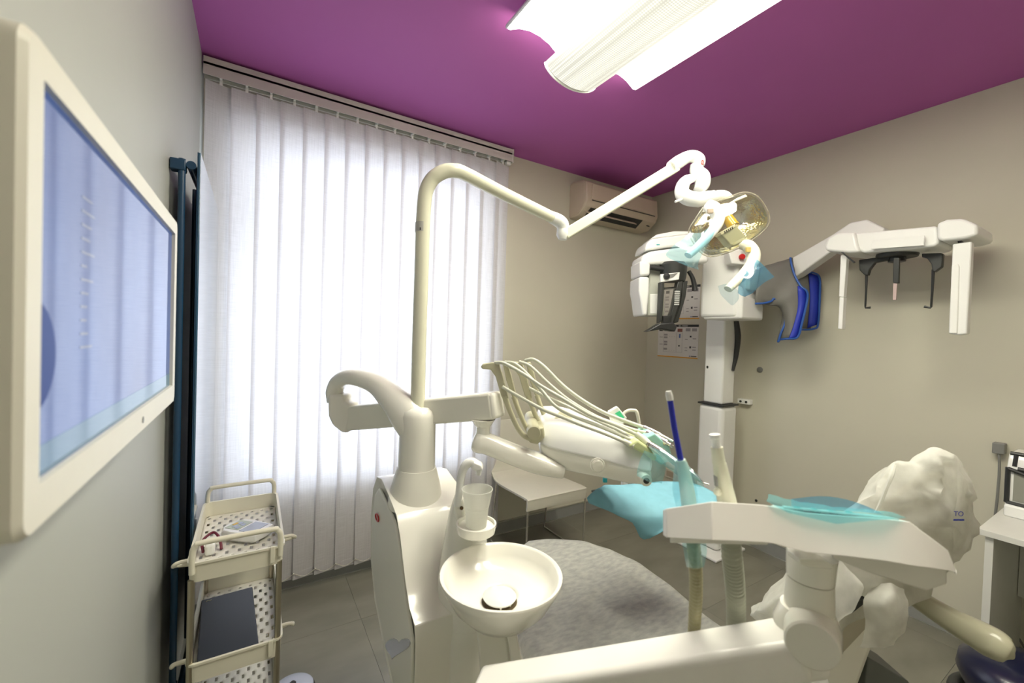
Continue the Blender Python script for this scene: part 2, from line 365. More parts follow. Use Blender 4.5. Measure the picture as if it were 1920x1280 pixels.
part('louvre', MB().box((ax0+.30, YB-.15, 2.374), (ax1-ax0-.25, .038, .006), (V((1, 0, 0)), V((0, .8, .6)), V((0, -.6, .8)))), ACM, ac, bevel=.002)
part('sensor', MB().box((ax1-.065, YB-.148, 2.379), (.025, .018, .006), (V((1, 0, 0)), V((0, -.81, -.58)), V((0, -.58, .81)))), BLACK, ac)

# ================================================================== TELEVISION ON THE LEFT WALL
tvx = -.14; ty0, ty1, tz0, tz1 = .438, 1.13, 1.268, 1.648
TVM = mat('tv_ivory', (0.72, 0.70, 0.61), .4)
tv = thing('television', 'cream framed flat television on left wall reflecting the blind', 'television', (XL, (ty0+ty1)/2, tz0))
fb = .030
fr = MB()
def rr(y0, y1, z0, z1, x, rad, n=5):
    out = []
    for cy, cz, a0 in ((y1-rad, z1-rad, 0), (y0+rad, z1-rad, 90), (y0+rad, z0+rad, 180), (y1-rad, z0+rad, 270)):
        for i in range(n+1):
            a = math.radians(a0+90*i/n); out.append(V((x, cy+rad*math.cos(a), cz+rad*math.sin(a))))
    return out
inn = rr(ty0+fb, ty1-fb, tz0+fb+.008, tz1-fb, tvx, .001); inb = rr(ty0+fb, ty1-fb, tz0+fb+.008, tz1-fb, tvx-.006, .001)
outr = rr(ty0+.004, ty1-.004, tz0+.004, tz1-.004, tvx, .014); o2 = rr(ty0, ty1, tz0, tz1, tvx-.005, .017); bk = rr(ty0, ty1, tz0, tz1, tvx-.045, .017)
fr.loft([inb, inn, outr, o2, bk], cap=False)
part('bezel', fr, TVM, tv, angle=30)
part('back_shell', MB().loft([rr(ty0+.002, ty1-.002, tz0+.002, tz1-.002, tvx-.03, .017), rr(ty0+.01, ty1-.01, tz0+.01, tz1-.01, tvx-.055, .017), rr(ty0+.08, ty1-.08, tz0+.06, tz1-.06, tvx-.075, .017)]), TVM, tv)
part('wall_bracket', MB().rng(XL, tvx-.07, .70, .88, 1.38, 1.54), DARK, tv)
# screen: lit blue picture under a mirror-like panel
sm_ = bpy.data.materials.new('tv_screen'); sm_.use_nodes = True; nt = sm_.node_tree; b = nt.nodes['Principled BSDF']
b.inputs['Base Color'].default_value = (.006, .008, .015, 1); b.inputs['Roughness'].default_value = .045; b.inputs['Specular IOR Level'].default_value = .5
tc = nt.nodes.new('ShaderNodeTexCoord'); nz = nt.nodes.new('ShaderNodeTexNoise'); nz.inputs['Scale'].default_value = 3.2; nz.inputs['Detail'].default_value = 2; nt.links.new(tc.outputs['Object'], nz.inputs['Vector'])
cr = nt.nodes.new('ShaderNodeValToRGB'); cr.color_ramp.elements[0].position = .3; cr.color_ramp.elements[0].color = (.015, .06, .28, 1); cr.color_ramp.elements[1].position = .7; cr.color_ramp.elements[1].color = (.05, .17, .55, 1)
nt.links.new(nz.outputs[0], cr.inputs[0]); nt.links.new(cr.outputs[0], b.inputs['Emission Color']); b.inputs['Emission Strength'].default_value = .30
part('screen', MB().rng(tvx-.010, tvx-.0055, ty0+fb-.003, ty1-fb+.003, tz0+fb+.004, tz1-fb+.003), sm_, tv)
def scr(name, col, es):
    mt = mat(name, (.006, .01, .03), .06, emit=col, es=es); return mt
tb = part('screen_taskbar', MB().rng(tvx-.0056, tvx-.0052, ty0+fb, ty1-fb, tz0+fb+.009, tz0+fb+.034), scr('taskbar_glow', (.12, .42, .60), .18), tv)
blob = [V((tvx-.0051, ty0+fb+.001+max(0, .045*math.cos(a)), 1.405+.045*math.sin(a)*(1.0))) for a in [math.pi*(-.5+i/14) for i in range(15)]]
part('screen_reflection', MB().prism(blob, (.0003, 0, 0)), mat('reflection_blue', (.004, .02, .09), .4, spec=.15, emit=(.005, .05, .33), es=.25), tv)  # reflection of a blue object, put onto the screen as colour
ic = MB()
for i in range(12):
    z = 1.555-.0135*i; ic.rng(tvx-.0055, tvx-.0052, .575, .575+random.uniform(.015, .04), z, z+.0025)
part('screen_icons', ic, scr('icon_glow', (.45, .5, .6), .22), tv, kind='stuff')
part('logo', MB().cyl((tvx-.001, .83, tz0+.019), (tvx+.0006, .83, tz0+.019), .005, n=12), GREYM, tv)
cb = [V((XL+.004, .395, 1.30)), V((XL+.004, .40, 1.15)), V((XL+.004, .392, .95)), V((XL+.004, .40, .7)), V((XL+.004, .395, .3)), V((XL+.005, .4, .09))]
single('power_cable', MB().tube(cb, .004, 8), mat('cable_cream', (.62, .58, .42), .5), 'thin cream cable running down left wall below the television', 'cable')

# ================================================================== DESIGN RADIATOR
rd = thing('panel_radiator', 'tall dark blue flat panel radiator on left wall behind trolley', 'radiator', (XL+.04, 2.0, .2))
ry0, ry1, rz0, rz1 = 1.66, 2.44, .22, 1.975
PANM = mat('radiator_face', (.035, .11, .20), .09, coat=.8, spec=.7, scale=4)
part('front_panel', MB().rng(-.157, -.151, ry0, ry1, rz0, rz1), PANM, rd, bevel=.0015)
part('rear_panel', MB().rng(-.160, -.1571, ry0-.001, ry1, rz0, rz1), NAVY, rd)
for k, (x, y) in enumerate([(-.198, ry0+.0), (-.198, ry0+.35), (-.198, ry1-.05)]):
    part('collector_tube', MB().cyl((x, y, rz0), (x, y, rz1-.03), .0095, n=14), NAVY, rd)
for z in (rz1-.045, rz0+.05):
    part('cross_tube', MB().cyl((-.175, ry0-.004, z), (-.175, ry1-.02, z), .013, n=14), NAVY, rd)
    part('wall_bracket', MB().rng(XL+.002, -.188, ry0-.012, ry0+.028, z-.022, z+.012), NAVY, rd, bevel=.003)
part('valve', MB().cyl((-.20, ry0+.04, .05), (-.20, ry0+.04, rz0), .012, n=12).cyl((-.215, ry0+.04, .16), (-.17, ry0+.04, .16), .018, n=14), WHITE, rd)

# ================================================================== TROLLEY
TRM = mat('trolley_cream', (0.80, 0.77, 0.64), .38)
TRW = mat('trolley_shelf', (0.80, 0.78, 0.70), .4)
tx0, tx1, tty0, tty1 = -.138, .088, 1.405, 1.865
tr = thing('utility_trolley', 'cream three tier trolley with perforated trays between radiator and blind', 'trolley', (-.025, 1.63, 0))
def tray(zr):
    zb = zr-.055; mb = MB()
    # perforated bottom: real slots left open
    nxh, nyh = 27, 45; dx = (tx1-tx0-.008)/nxh; dy = (tty1-tty0-.008)/nyh
    gx = [tx0+.004+dx*i for i in range(nxh+1)]; gy = [tty0+.004+dy*j for j in range(nyh+1)]
    vs = [V((x, y, zb+.004)) for y in gy for x in gx]; fs = []
    for j in range(nyh):
        for i in range(nxh):
            c = (i-1)//2
            hole = (i % 2 == 1) and 2 <= j < nyh-2 and 0 < i < nxh-1 and ((j + (3 if c % 2 else 0)) % 6) in (0, 1)
            if not hole:
                a = j*(nxh+1)+i; fs.append((a, a+1, a+nxh+2, a+nxh+1))
    mb.add(vs, fs)
    t = part('tray_bottom', mb, TRW, tr, solid=.002)
    def ring(e, z):
        rad = .022; pts = []
        for cx, cy, a0 in ((tx1+e-rad, tty1+e-rad, 0), (tx0-e+rad, tty1+e-rad, 90), (tx0-e+rad, tty0-e+rad, 180), (tx1+e-rad, tty0-e+rad, 270)):
            for i in range(5): a = math.radians(a0+22.5*i); pts.append(V((cx+rad*math.cos(a), cy+rad*math.sin(a), z)))
        return pts
    part('tray_rim', MB().loft([ring(-.003, zb+.004), ring(-.002, zr), ring(.005, zr), ring(.005, zr-.006), ring(.001, zr-.008), ring(0, zb), ring(-.006, zb), ring(-.003, zb+.004)], cap=False), TRM, tr, angle=30)
    for sx, yy in ((-1, tty0+.05), (1, tty0+.08)):
        xb = tx0 if sx < 0 else tx1
        part('side_hook', MB().tube([(xb, yy-.02, zr-.004), (xb+sx*.026, yy-.018, zr-.006), (xb+sx*.036, yy-.015, zr-.014), (xb+sx*.034, yy+.012, zr-.026), (xb+sx*.004, yy+.02, zr-.034)], .0055, 8, 4), TRM, tr)
    part('clip', MB().rng(tx1-.034, tx1-.022, tty0-.009, tty0-.003, zr-.046, zr+.003), TRM, tr, bevel=.002)
for zr in (.785, .505, .225): tray(zr)
for x in (tx0+.006, tx1-.010):
    for y in (tty0+.008, tty1-.008):
        part('post', MB().cyl((x, y, .08), (x, y, .735), .0085, n=14), BRASSY, tr)
        c_ = part('castor', MB().cyl((x-.01, y, .03), (x+.01, y, .03), .03, n=18), DARK, tr)
        part('castor_fork', MB().rng(x-.013, x+.013, y-.01, y+.01, .055, .085), GREYM, c_)
for y in (tty0-.001, tty1+.001):
    zt = .785
    part('handle', MB().tube([(tx0+.008, y, zt-.03), (tx0+.008, y, zt+.028), (tx0+.016, y, zt+.046), (tx0+.034, y, zt+.052), (tx1-.034, y, zt+.052), (tx1-.016, y, zt+.046), (tx1-.008, y, zt+.028), (tx1-.008, y, zt-.03)], .0075, 12, 5), TRM, tr)
# meter on the top tray
zt = .785-.050
dv = thing('apex_locator', 'white handheld meter with grey screen lying in top tray of trolley', 'dental device', (-.02, 1.63, zt))
dx_ = V((.72, -.69, 0)).normalized(); dy_ = V((.69, .72, 0)).normalized()
def devpoly(s, z): return [V((-.005, 1.62, 0)) + dx_*(x*s) + dy_*(y*s) + V((0, 0, z)) for x, y in [(.068, -.04), (.072, 0), (.068, .04), (.03, .046), (-.02, .05), (-.055, .045), (-.074, .025), (-.08, 0), (-.074, -.025), (-.055, -.045), (-.02, -.05), (.03, -.046)]]
b0 = part('case', MB().loft([devpoly(.8, zt+.002), devpoly(1, zt+.012), devpoly(1, zt+.03), devpoly(.93, zt+.036)]), WHITEG, dv, bevel=.002)
def devq(x0, x1, y0, y1, z, h=.0015): return MB().prism([V((-.005, 1.62, z)) + dx_*x + dy_*y for x, y in ((x0, y0), (x1, y0), (x1, y1), (x0, y1))], (0, 0, h))
part('screen', devq(.0, .052, -.034, .034, zt+.0357), mat('lcd_grey', (.30, .33, .42), .15, coat=.5), dv)
part('keypad', devq(-.058, -.008, -.030, .030, zt+.0357), mat('keypad_green', (.47, .53, .45), .4), dv)
kx = [(-.02, -.018), (-.02, .004), (-.036, -.012), (-.036, .01)]
for x, y in kx: part('key', devq(x-.006, x+.006, y-.007, y+.007, zt+.0372, .001), mat('key_blue', (.42, .48, .66), .4), dv)
part('power_key', devq(-.052, -.043, -.008, .010, zt+.0372, .001), mat('key_orange', (.75, .45, .05), .4), dv)
pr = thing('cable_plug', 'white probe clip with dark red grip beside the meter on trolley', 'cable clip', (-.105, 1.56, zt))
part('clip_body', MB().box((-.10, 1.555, zt+.02), (.026, .05, .036)), WHITEG, pr, bevel=.008)
part('clip_cable', MB().tube([(-.117, 1.545, zt+.012), (-.122, 1.585, zt+.03), (-.10, 1.62, zt+.036), (-.085, 1.60, zt+.034), (-.075, 1.57, zt+.02), (-.072, 1.555, zt+.006)], .004, 8), mat('dark_red_rubber', (.16, .015, .035), .5), pr)
part('clip_cable', MB().tube([(-.06, 1.71, zt+.008), (-.03, 1.70, zt+.02), (.0, 1.685, zt+.02), (.02, 1.67, zt+.01)], .004, 8), MATS['dark_red_rubber'], pr)
# closed laptop in the middle tray
zl = .505-.048
lp = thing('laptop', 'closed thin black laptop lying in middle tray of trolley', 'laptop', (-.05, 1.62, zl))
lax = (V((math.cos(.05), math.sin(.05), 0)), V((-math.sin(.05), math.cos(.05), 0)), EZ)
LAPM = mat('laptop_blue_black', (.014, .018, .028), .42)
part('base', MB().box((-.052, 1.60, zl+.008), (.150, .34, .016), lax), LAPM, lp, bevel=.003)
part('lid', MB().box((-.052, 1.60, zl+.021), (.150, .34, .008), lax), LAPM, lp, bevel=.003)
lg = V((-.052, 1.60, zl+.025)) - lax[0]*.055 + lax[1]*.15
part('lid_logo', MB().tube([lg+V((-.006, 0, 0)), lg+V((-.002, .005, 0)), lg+V((.003, .002, 0)), lg+V((.008, .005, 0))], .0018, 6), mat('logo_gold', (.6, .55, .35), .35), lp)
# round foot switch on the floor right of the trolley
fc = thing('foot_pedal', 'round pale blue foot pedal on the floor right of the trolley', 'foot pedal', (.14, 1.80, 0))
part('pedal_base', MB().lathe((.155, 1.79, 0), [(.075, 0), (.08, .008), (.08, .022), (.072, .028)], 36), DARK, fc)
part('pedal_plate', MB().lathe((.155, 1.79, 0), [(.074, .026), (.074, .034), (.066, .040), (.03, .046), (.0, .047)], 36), mat('pale_blue', (.55, .60, .72), .2, coat=.5), fc)
part('pedal_knob', MB().lathe((.155, 1.79, .045), [(.012, 0), (.012, .008), (.008, .012)], 16), DARK, fc)

# ================================================================== VISITOR CHAIR
CHM2 = mat('chair_plastic', (.66, .64, .55), .35)
vc = thing('visitor_chair', 'pale moulded plastic chair with wire legs against back wall', 'chair', (1.64, 2.28, 0))
cx0, cx1 = 1.40, 1.86
prof = [(2.04, .385), (2.036, .44), (2.05, .452), (2.20, .446), (2.36, .440), (2.44, .452), (2.485, .50), (2.50, .58), (2.515, .70), (2.53, .83)]
prof = [(p.x, p.y) for p in crom([V((a, b, 0)) for a, b in prof], 4)]
def shell(a):
    rows = []
    for x in [cx0 + (cx1-cx0)*i/8 for i in range(9)]:
        e = abs(2*(x-cx0)/(cx1-cx0)-1)
        rows.append([V((x, y, z - (.0 if e < .9 else .0))) for y, z in a])
    return MB().sheet(rows)
ks = [i for i, (y, z) in enumerate(prof) if z < .50 or y < 2.46]
part('seat', shell(prof[:max(ks)+1]), CHM2, vc, solid=.012, bevel=.003)
part('backrest', shell(prof[max(ks):]), CHM2, vc, solid=.012, bevel=.003)
for x in (cx0+.02, cx1+.015):
    part('sled_leg', MB().tube([(x, 2.43, .435), (x, 2.44, .425), (x, 2.49, .03), (x, 2.48, .008), (x, 2.45, .0075), (x, 2.10, .0075), (x, 2.07, .0075), (x, 2.062, .03), (x, 2.055, .42), (x, 2.06, .435)], .006, 8, 4), STEEL, vc)
for yy in (2.42, 2.10): part('cross_bar', MB().cyl((cx0+.02, yy, .425), (cx1+.015, yy, .425), .006), STEEL, vc)

# ================================================================== DESK, DEVICE, STOOL (right edge)
dk = thing('desk', 'white laminate desk against right wall at the right edge', 'desk', (2.7, -.3, 0))
DKM = mat('desk_white', (.72, .72, .68), .4)
dX0, dY1, dZ = 2.375, .405, .75
part('top', MB().rng(dX0, XR-.002, -1.0, dY1, dZ-.022, dZ), DKM, dk, bevel=.001)
part('side_panel', MB().rng(dX0+.012, XR-.02, dY1-.04, dY1-.018, 0, dZ-.022), DKM, dk, bevel=.001)
part('side_panel', MB().rng(dX0+.012, XR-.02, -.98, -.958, 0, dZ-.022), DKM, dk, bevel=.001)
part('modesty_panel', MB().rng(XR-.14, XR-.122, -.95, dY1-.042, .36, dZ-.022), DKM, dk)
dv2 = thing('plotter_box', 'white box device with black framed window on the desk', 'dental device', (2.76, .22, dZ))
bx0, bx1, by0, by1 = 2.66, 2.86, .05, .385
sd = [V((bx0+x, by1, dZ+z)) for x, z in [(0, .0), (0, .045), (.02, .055), (.02, .20), (.05, .255), (.2, .255), (.2, 0)]]
part('case', MB().prism(sd, (0, by0-by1, 0)), WHITEG, dv2, bevel=.006)
def framebar(a, b, r=.008): return MB().tube([a, b], r, 8, 1)
fxx = bx0+.016
for a, b in (((fxx, by1-.004, dZ+.055), (fxx, by1-.004, dZ+.20)), ((fxx, by1-.004, dZ+.055), (bx0-.004, by0, dZ+.05)), ((fxx+.0, by1-.004, dZ+.195), (fxx-.005, by0, dZ+.10)), ((fxx+.034, by1-.004, dZ+.255), (fxx+.03, by0, dZ+.26)), ((fxx+.01, by1-.02, dZ+.205), (fxx+.034, by1-.02, dZ+.25)), ((fxx+.002, by1-.03, dZ+.2), (fxx-.003, by0, dZ+.185))):
    part('window_frame', framebar(a, b), BLACK, dv2)
part('window', MB().rng(bx0+.0185, bx0+.021, by0+.01, by1-.02, dZ+.065, dZ+.19), mat('smoked_window', (.30, .30, .26), .12), dv2)
part('foot_screw', MB().cyl((bx0-.002, by1-.06, dZ+.022), (bx0+.002, by1-.06, dZ+.022), .005), BLACK, dv2)
ck = thing('wall_plug', 'grey plug and cable in wall above the desk corner', 'plug', (XR-.03, .48, .9))
part('plug_body', MB().rng(XR-.045, XR, .435, .475, .95, 1.0), GREYM, ck, bevel=.004)
part('plug_cable', MB().tube([(XR-.03, .455, .95), (XR-.035, .452, .93), (XR-.032, .45, .85), (XR-.03, .452, .76), (XR-.02, .455, .5), (XR-.02, .40, .2), (XR-.03, .30, .02)], .005, 8), GREYM, ck)
st = thing('operator_stool', 'navy round stool with black ring beside the desk', 'stool', (2.15, .17, 0))
c = P(1925, 1262, 1.42)
part('cushion', MB().lathe((c.x, c.y, c.z-.11), [(.10, 0), (.15, .02), (.165, .06), (.16, .10), (.13, .13), (.06, .145), (0, .147)], 32), mat('navy_vinyl', (.006, .008, .035), .3, coat=.3), st)
part('foot_ring', MB().tube([V((c.x, c.y, c.z-.15)) + V((.165*math.cos(a), .165*math.sin(a), 0)) for a in [2*math.pi*i/20 for i in range(21)]], .02, 12, 2), DARK, st)
part('gas_column', MB().cyl((c.x, c.y, .06), (c.x, c.y, c.z-.1), .03), STEEL, st)
for i in range(5):
    a = 2*math.pi*i/5+.3; e = V((c.x+.15*math.cos(a), c.y+.15*math.sin(a), .05))
    l = part('base_leg', MB().tube([(c.x, c.y, .09), e], [.022, .015], 8, 1), BLACK, st)
    part('castor', MB().sph(e+V((0, 0, -.025)), .025, 10), BLACK, l)

# ================================================================== WALL FITTINGS AND POSTERS ON THE RIGHT WALL
pk = PX(1425, 693, XR)
single('grey_disc', MB().lathe(pk, [(.02, 0), (.02, .004), (.016, .007), (.0, .008)], 20, (V((0, 1, 0)), V((0, 0, 1)), V((-1, 0, 0)))), GREYM, 'small grey round cap on right wall beside x-ray column', 'blanking disc')
pk = PX(1418, 938, XR)
single('wall_screw', MB().lathe(pk, [(.009, 0), (.009, .003), (.005, .006)], 14, (V((0, 1, 0)), V((0, 0, 1)), V((-1, 0, 0)))), BLACK, 'tiny black screw hole low on right wall right of x-ray column', 'screw')
so = thing('wall_socket', 'beige wall socket low behind the instrument head left of x-ray column', 'socket', PX(1258, 888, XR))
sc_ = PX(1258, 888, XR)
part('plate', MB().box(sc_+V((-.005, 0, 0)), (.01, .11, .075)), IVORY, so, bevel=.003)
part('insert', MB().box(sc_+V((-.011, 0, 0)), (.004, .07, .045)), mat('socket_beige', (.5, .42, .33), .5), so, bevel=.001)
PRK = mat('print_black', (.03, .03, .035), .6); PRB = mat('print_blue', (.05, .13, .38), .6); PRG = mat('print_grey', (.35, .33, .34), .6); PRR = mat('print_brown', (.30, .12, .10), .6)
def poster(z0, label):
    y0, y1, hh = 2.055, 2.445, .275; x = XR-.0015
    p = thing('wall_poster', label, 'poster', (XR, (y0+y1)/2, z0), 'x-ray instruction posters')
    def q(ya, yb, za, zb, e=.0006): return MB().rng(x-e, x, y1-yb*(y1-y0), y1-ya*(y1-y0), z0+za*hh, z0+zb*hh)
    part('sheet', MB().rng(x, XR-.0003, y0, y1, z0, z0+hh), PAPER, p)
    part('footer', q(0, 1, 0, .035), ORANGE, p); part('header', q(0, 1, .93, 1.0), PRK, p)
    text('header_lettering', '3D - PANO', (x-.001, y1-.52*(y1-y0), z0+.943*hh), (0, -1, 0), (0, 0, 1), .018, PAPER, p)
    bk_, bb, bg_, br_ = MB(), MB(), MB(), MB()
    def put(m_, ya, yb, za, zb): 
        t_ = q(ya, yb, za, zb); m_.add(t_.v, t_.f)
    for ya in (.03, .17): put(bk_, ya, ya+.09, .80, .89)
    for ya in (.50, ): put(br_, ya, ya+.12, .78, .88)
    for ya in (.70, .85): put(bg_, ya, ya+.11, .80, .89)
    for za in (.66, .58, .44, .36, .22): put(bg_, .16, .25, za, za+.055)
    for za in (.60, .38): put(bg_, .04, .13, za, za+.02)
    put(bb, .545, .575, .60, .72); put(bk_, .53, .57, .34, .38); put(bk_, .80, .84, .62, .67); put(bk_, .80, .84, .30, .36)
    for za in (.55, .30, .22): put(bg_, .69, .75, za, za+.02); put(bg_, .87, .95, za+.02, za+.05)
    for ya in (.48, .62, .15): put(bg_, ya, ya+.004, .16, .76)
    for ya in (.30, .36, .42): put(bg_, ya, ya+.012, .62, .635); put(bg_, ya, ya+.012, .20, .215)
    put(bg_, .15, .62, .16, .165); put(bk_, .84, .97, .055, .08); put(bb, .80, .825, .055, .08)
    part('diagram_black', bk_, PRK, p, kind='stuff'); part('diagram_blue', bb, PRB, p, kind='stuff'); part('diagram_grey', bg_, PRG, p, kind='stuff'); part('diagram_brown', br_, PRR, p)
poster(1.285, 'lower instruction poster with black header on right wall behind x-ray')
poster(1.605, 'upper instruction poster half hidden behind the black chin support')

# ================================================================== PANORAMIC X-RAY MACHINE
xr = thing('panoramic_xray', 'white panoramic x-ray machine on a column beside the posters', 'x-ray machine', (2.75, 1.71, 0))
XW = mat('xray_white', (.85, .85, .83), .28, scale=4)
XG = mat('xray_grey', (.52, .53, .47), .35, scale=4)
kx0, kx1, ky0, ky1 = 2.665, 2.845, 1.62, 1.80
zsplit = PX(1345, 760, 2.70).z
part('base_plate', MB().rng(kx0-.10, kx1+.06, ky0-.06, ky1+.06, 0, .018), XW, xr, bevel=.006)
part('lower_column', MB().rng(kx0, kx1, ky0, ky1, .018, zsplit), XW, xr, bevel=.03, seg=4)
part('column_collar', MB().rng(kx0-.004, kx1+.004, ky0-.004, ky1+.004, zsplit, zsplit+.012), BLACK, xr, bevel=.004)
part('upper_column', MB().rng(kx0+.022, kx1-.02, ky0+.02, ky1-.02, zsplit+.012, 2.02), XW, xr, bevel=.012)
part('wall_mount', MB().rng(kx1-.02, XR-.004, 1.68, 1.74, 1.70, 1.78), XW, xr, bevel=.004)
br = PX(1392, 751, XR)
part('wall_bracket', MB().box((XR-.02, 1.655, br.z), (.04, .09, .035)), XW, xr, bevel=.004)
part('bracket_bolt', MB().cyl((XR-.044, 1.635, br.z), (XR-.038, 1.635, br.z), .008), DARK, xr)
part('bracket_bolt', MB().cyl((XR-.044, 1.675, br.z), (XR-.038, 1.675, br.z), .008), DARK, xr)
part('cable_duct', MB().tube([P(1379, 596, 2.86), P(1383, 630, 2.87), P(1380, 665, 2.87), P(1374, 695, 2.86)], [.018, .022, .018, .01], 8), BLACK, xr)
part('side_button', MB().cyl(P(1327, 688, 2.76), P(1325.5, 688, 2.76), .009), BLACK, xr)
# carriage on the column
zc0, zc1 = PX(1363, 598, 2.42).z, PX(1340, 468, 2.42).z
part('carriage', MB().rng(2.42, 2.66, 1.41, 1.655, zc0+.01, zc1), XW, xr, bevel=.025, seg=4)
part('carriage_foot', MB().prism([V((2.43, 1.385, z0)) + V((x, 0, 0)) for x, z0 in ((.0, zc0), (.24, zc0), (.24, zc0+.10), (.17, zc0+.125), (.05, zc0+.14), (.0, zc0+.2))], (0, .25, 0)), XW, xr, bevel=.015)
part('carriage_step', MB().rng(2.50, 2.72, 1.385, 1.64, zc0+.18, zc1-.12), XG, xr, bevel=.01)
sc = P(1390, 481, 2.42)
part('stop_housing', MB().fprism([(1366, 468), (1384, 468), (1410, 490), (1404, 497), (1372, 494)], 2.43, .07), XW, xr, bevel=.006)
part('stop_button', MB().lathe(P(1390, 482, 2.425), [(.016, 0), (.018, .010), (.014, .018), (0, .02)], 18, (EX, EZ, -EN)), RED, xr)
# rotating gantry
part('gantry_top', MB().fprism([(1204, 478), (1222, 470), (1330, 456), (1330, 492), (1240, 496), (1203, 498)], 2.46, .22), XW, xr, bevel=.02, seg=4)
part('gantry_cover', MB().fprism([(1209, 470), (1213, 455), (1222, 447), (1300, 437), (1320, 441), (1320, 458), (1250, 463)], 2.48, .22), XW, xr, bevel=.012, seg=4)
part('gantry_lid', MB().fprism([(1221, 447), (1232, 439), (1264, 433), (1300, 433), (1300, 438)], 2.50, .18), XW, xr, bevel=.006)
part('gantry_mark', MB().fbox(1231, 457.5, 1237, 459.5, 2.478, .003), TEAL, xr)
part('sensor_arm', MB().fprism([(1200, 488), (1220, 494), (1219, 516), (1200, 517)], 2.45, .20), XW, xr, bevel=.012)
part('sensor_housing', MB().fprism([(1199, 518), (1218, 519), (1218, 545), (1214, 591), (1205, 592), (1201, 560), (1198, 545)], 2.45, .20), XW, xr, bevel=.012)
part('sensor_face', MB().fprism([(1217, 498), (1246, 498), (1246, 592), (1214, 592), (1215, 548), (1217, 525)], 2.49, .14), XG, xr, bevel=.008)
part('sensor_window', MB().fbox(1219, 551, 1239, 588, 2.488, .006), XW, xr, bevel=.003)
# black chin support
R_ = 2.40
part('chin_head', MB().lathe(P(1262, 512, R_+.08), [(.0, -.05), (.068, -.05), (.074, -.02), (.078, .045), (.066, .062), (.0, .062)], 28), DARK, xr)
part('chin_handle', MB().ftube([(1219, 501, R_+.06), (1245, 505, R_+.06)], .016, 12, 1), BLACK, xr)
part('chin_panel', MB().fprism([(1239, 514), (1275, 510), (1273, 524), (1239, 529)], R_-.006, .02), WHITE, xr, bevel=.003)
part('chin_screen', MB().fprism([(1254, 514), (1271, 511.5), (1262, 520), (1253, 522)], R_-.008, .02), GREYM, xr)
part('chin_knob', MB().lathe(P(1249, 518, R_-.004), [(.018, 0), (.017, .014), (.0, .016)], 18, (EX, EZ, -EN)), BLACK, xr)
part('chin_strut', MB().fprism([(1239, 528), (1246, 529), (1242, 600), (1236, 606)], R_, .05), DARK, xr, bevel=.004)
part('chin_strut', MB().fprism([(1271, 528), (1281, 527), (1276, 560), (1262, 606), (1251, 610), (1262, 575)], R_, .05), DARK, xr, bevel=.004)
part('chin_strut', MB().fprism([(1281, 527), (1290, 526), (1286, 556), (1272, 604), (1262, 606), (1276, 572)], R_+.04, .05), DARK, xr, bevel=.004)
part('chin_window', MB().fprism([(1246, 540), (1270, 540), (1262, 585), (1246, 592)], R_+.02, .004), film('chin_acrylic', (.93, .92, .90), .06, .06, rough=.05), xr)
for i in range(8):
    v_ = 545+3.6*i
    part('chin_rib', MB().fbox(1266-.4*i*.6, v_, 1275-.4*i*.6, v_+1.6, R_-.002, .01), WHITE, xr)
part('chin_block', MB().fprism([(1244, 592), (1262, 590), (1259, 609), (1243, 612)], R_, .04), BLACK, xr, bevel=.003)
part('chin_rest', MB().fprism([(1212, 622), (1238, 606), (1263, 604), (1270, 612), (1266, 622), (1240, 617)], R_-.05, .07), BLACK, xr, bevel=.006)
part('temple_arm', MB().ftube([(1291, 508, R_+.1), (1298, 520, R_+.1), (1302, 535, R_+.1), (1303, 545, R_+.1)], [.012, .013, .015, .018], 10), BLACK, xr)
# cephalostat: long arm along the right wall, head with two ear rods and sensor
xa = 2.80
def WX_(u, v, x): return PX(u, v, x)
arm = [(1396, 520), (1480, 486), (1560, 440), (1594, 417), (1625, 411), (1660, 428), (1650, 446), (1600, 456), (1560, 470), (1487, 522), (1400, 560)]
part('ceph_arm', MB().prism([PX(u, v, xa) for u, v in arm], (.09, 0, 0)), XW, xr, bevel=.008)
part('ceph_arm_root', MB().rng(2.62, 2.87, 1.40, 1.52, 1.78, 1.90), XW, xr, bevel=.01)
xc = 2.62
def cp(u, v, x=xc): return PX(u, v, x)
part('ceph_body', MB().prism([cp(u, v) for u, v in [(1600, 437), (1756, 423), (1762, 455), (1752, 462), (1700, 468), (1618, 474), (1606, 466)]], (.22, 0, 0)), XW, xr, bevel=.012, seg=3)
part('ceph_end', MB().prism([cp(u, v, xc-.02) for u, v in [(1545, 462), (1551, 445), (1571, 435), (1603, 435), (1607, 458), (1612, 472), (1590, 474), (1548, 470)]], (.26, 0, 0)), XW, xr, bevel=.014, seg=3)
part('ceph_end', MB().prism([cp(u, v, xc-.02) for u, v in [(1756, 447), (1757, 418), (1775, 411), (1805, 409), (1833, 421), (1834, 440), (1810, 447), (1766, 452)]], (.26, 0, 0)), XW, xr, bevel=.014, seg=3)
part('ceph_panel', MB().prism([cp(u, v, xc-.022) for u, v in [(1637, 450), (1733, 441), (1732, 460), (1633, 467)]], (.01, 0, 0)), WHITEG, xr, bevel=.002)
g = cp(1682, 478, 2.73)
part('ceph_disc', MB().lathe(g, [(.0, -.012), (.078, -.012), (.082, 0), (.078, .014), (0, .014)], 30), DARK, xr)
part('ceph_hub', MB().lathe(g+V((0, 0, -.02)), [(.0, -.014), (.034, -.014), (.034, .012), (0, .012)], 24), BLACK, xr)
def earrod(us, name):
    part(name, MB().prism([cp(u, v, 2.70) for u, v in us[0]], (.03, 0, 0)), DARK, xr, bevel=.004)
    part('ear_rod', MB().tube([cp(u, v, 2.715) for u, v in us[1]], [.0065, .005, .0045, .004, .006], 8, 1), BLACK, xr)
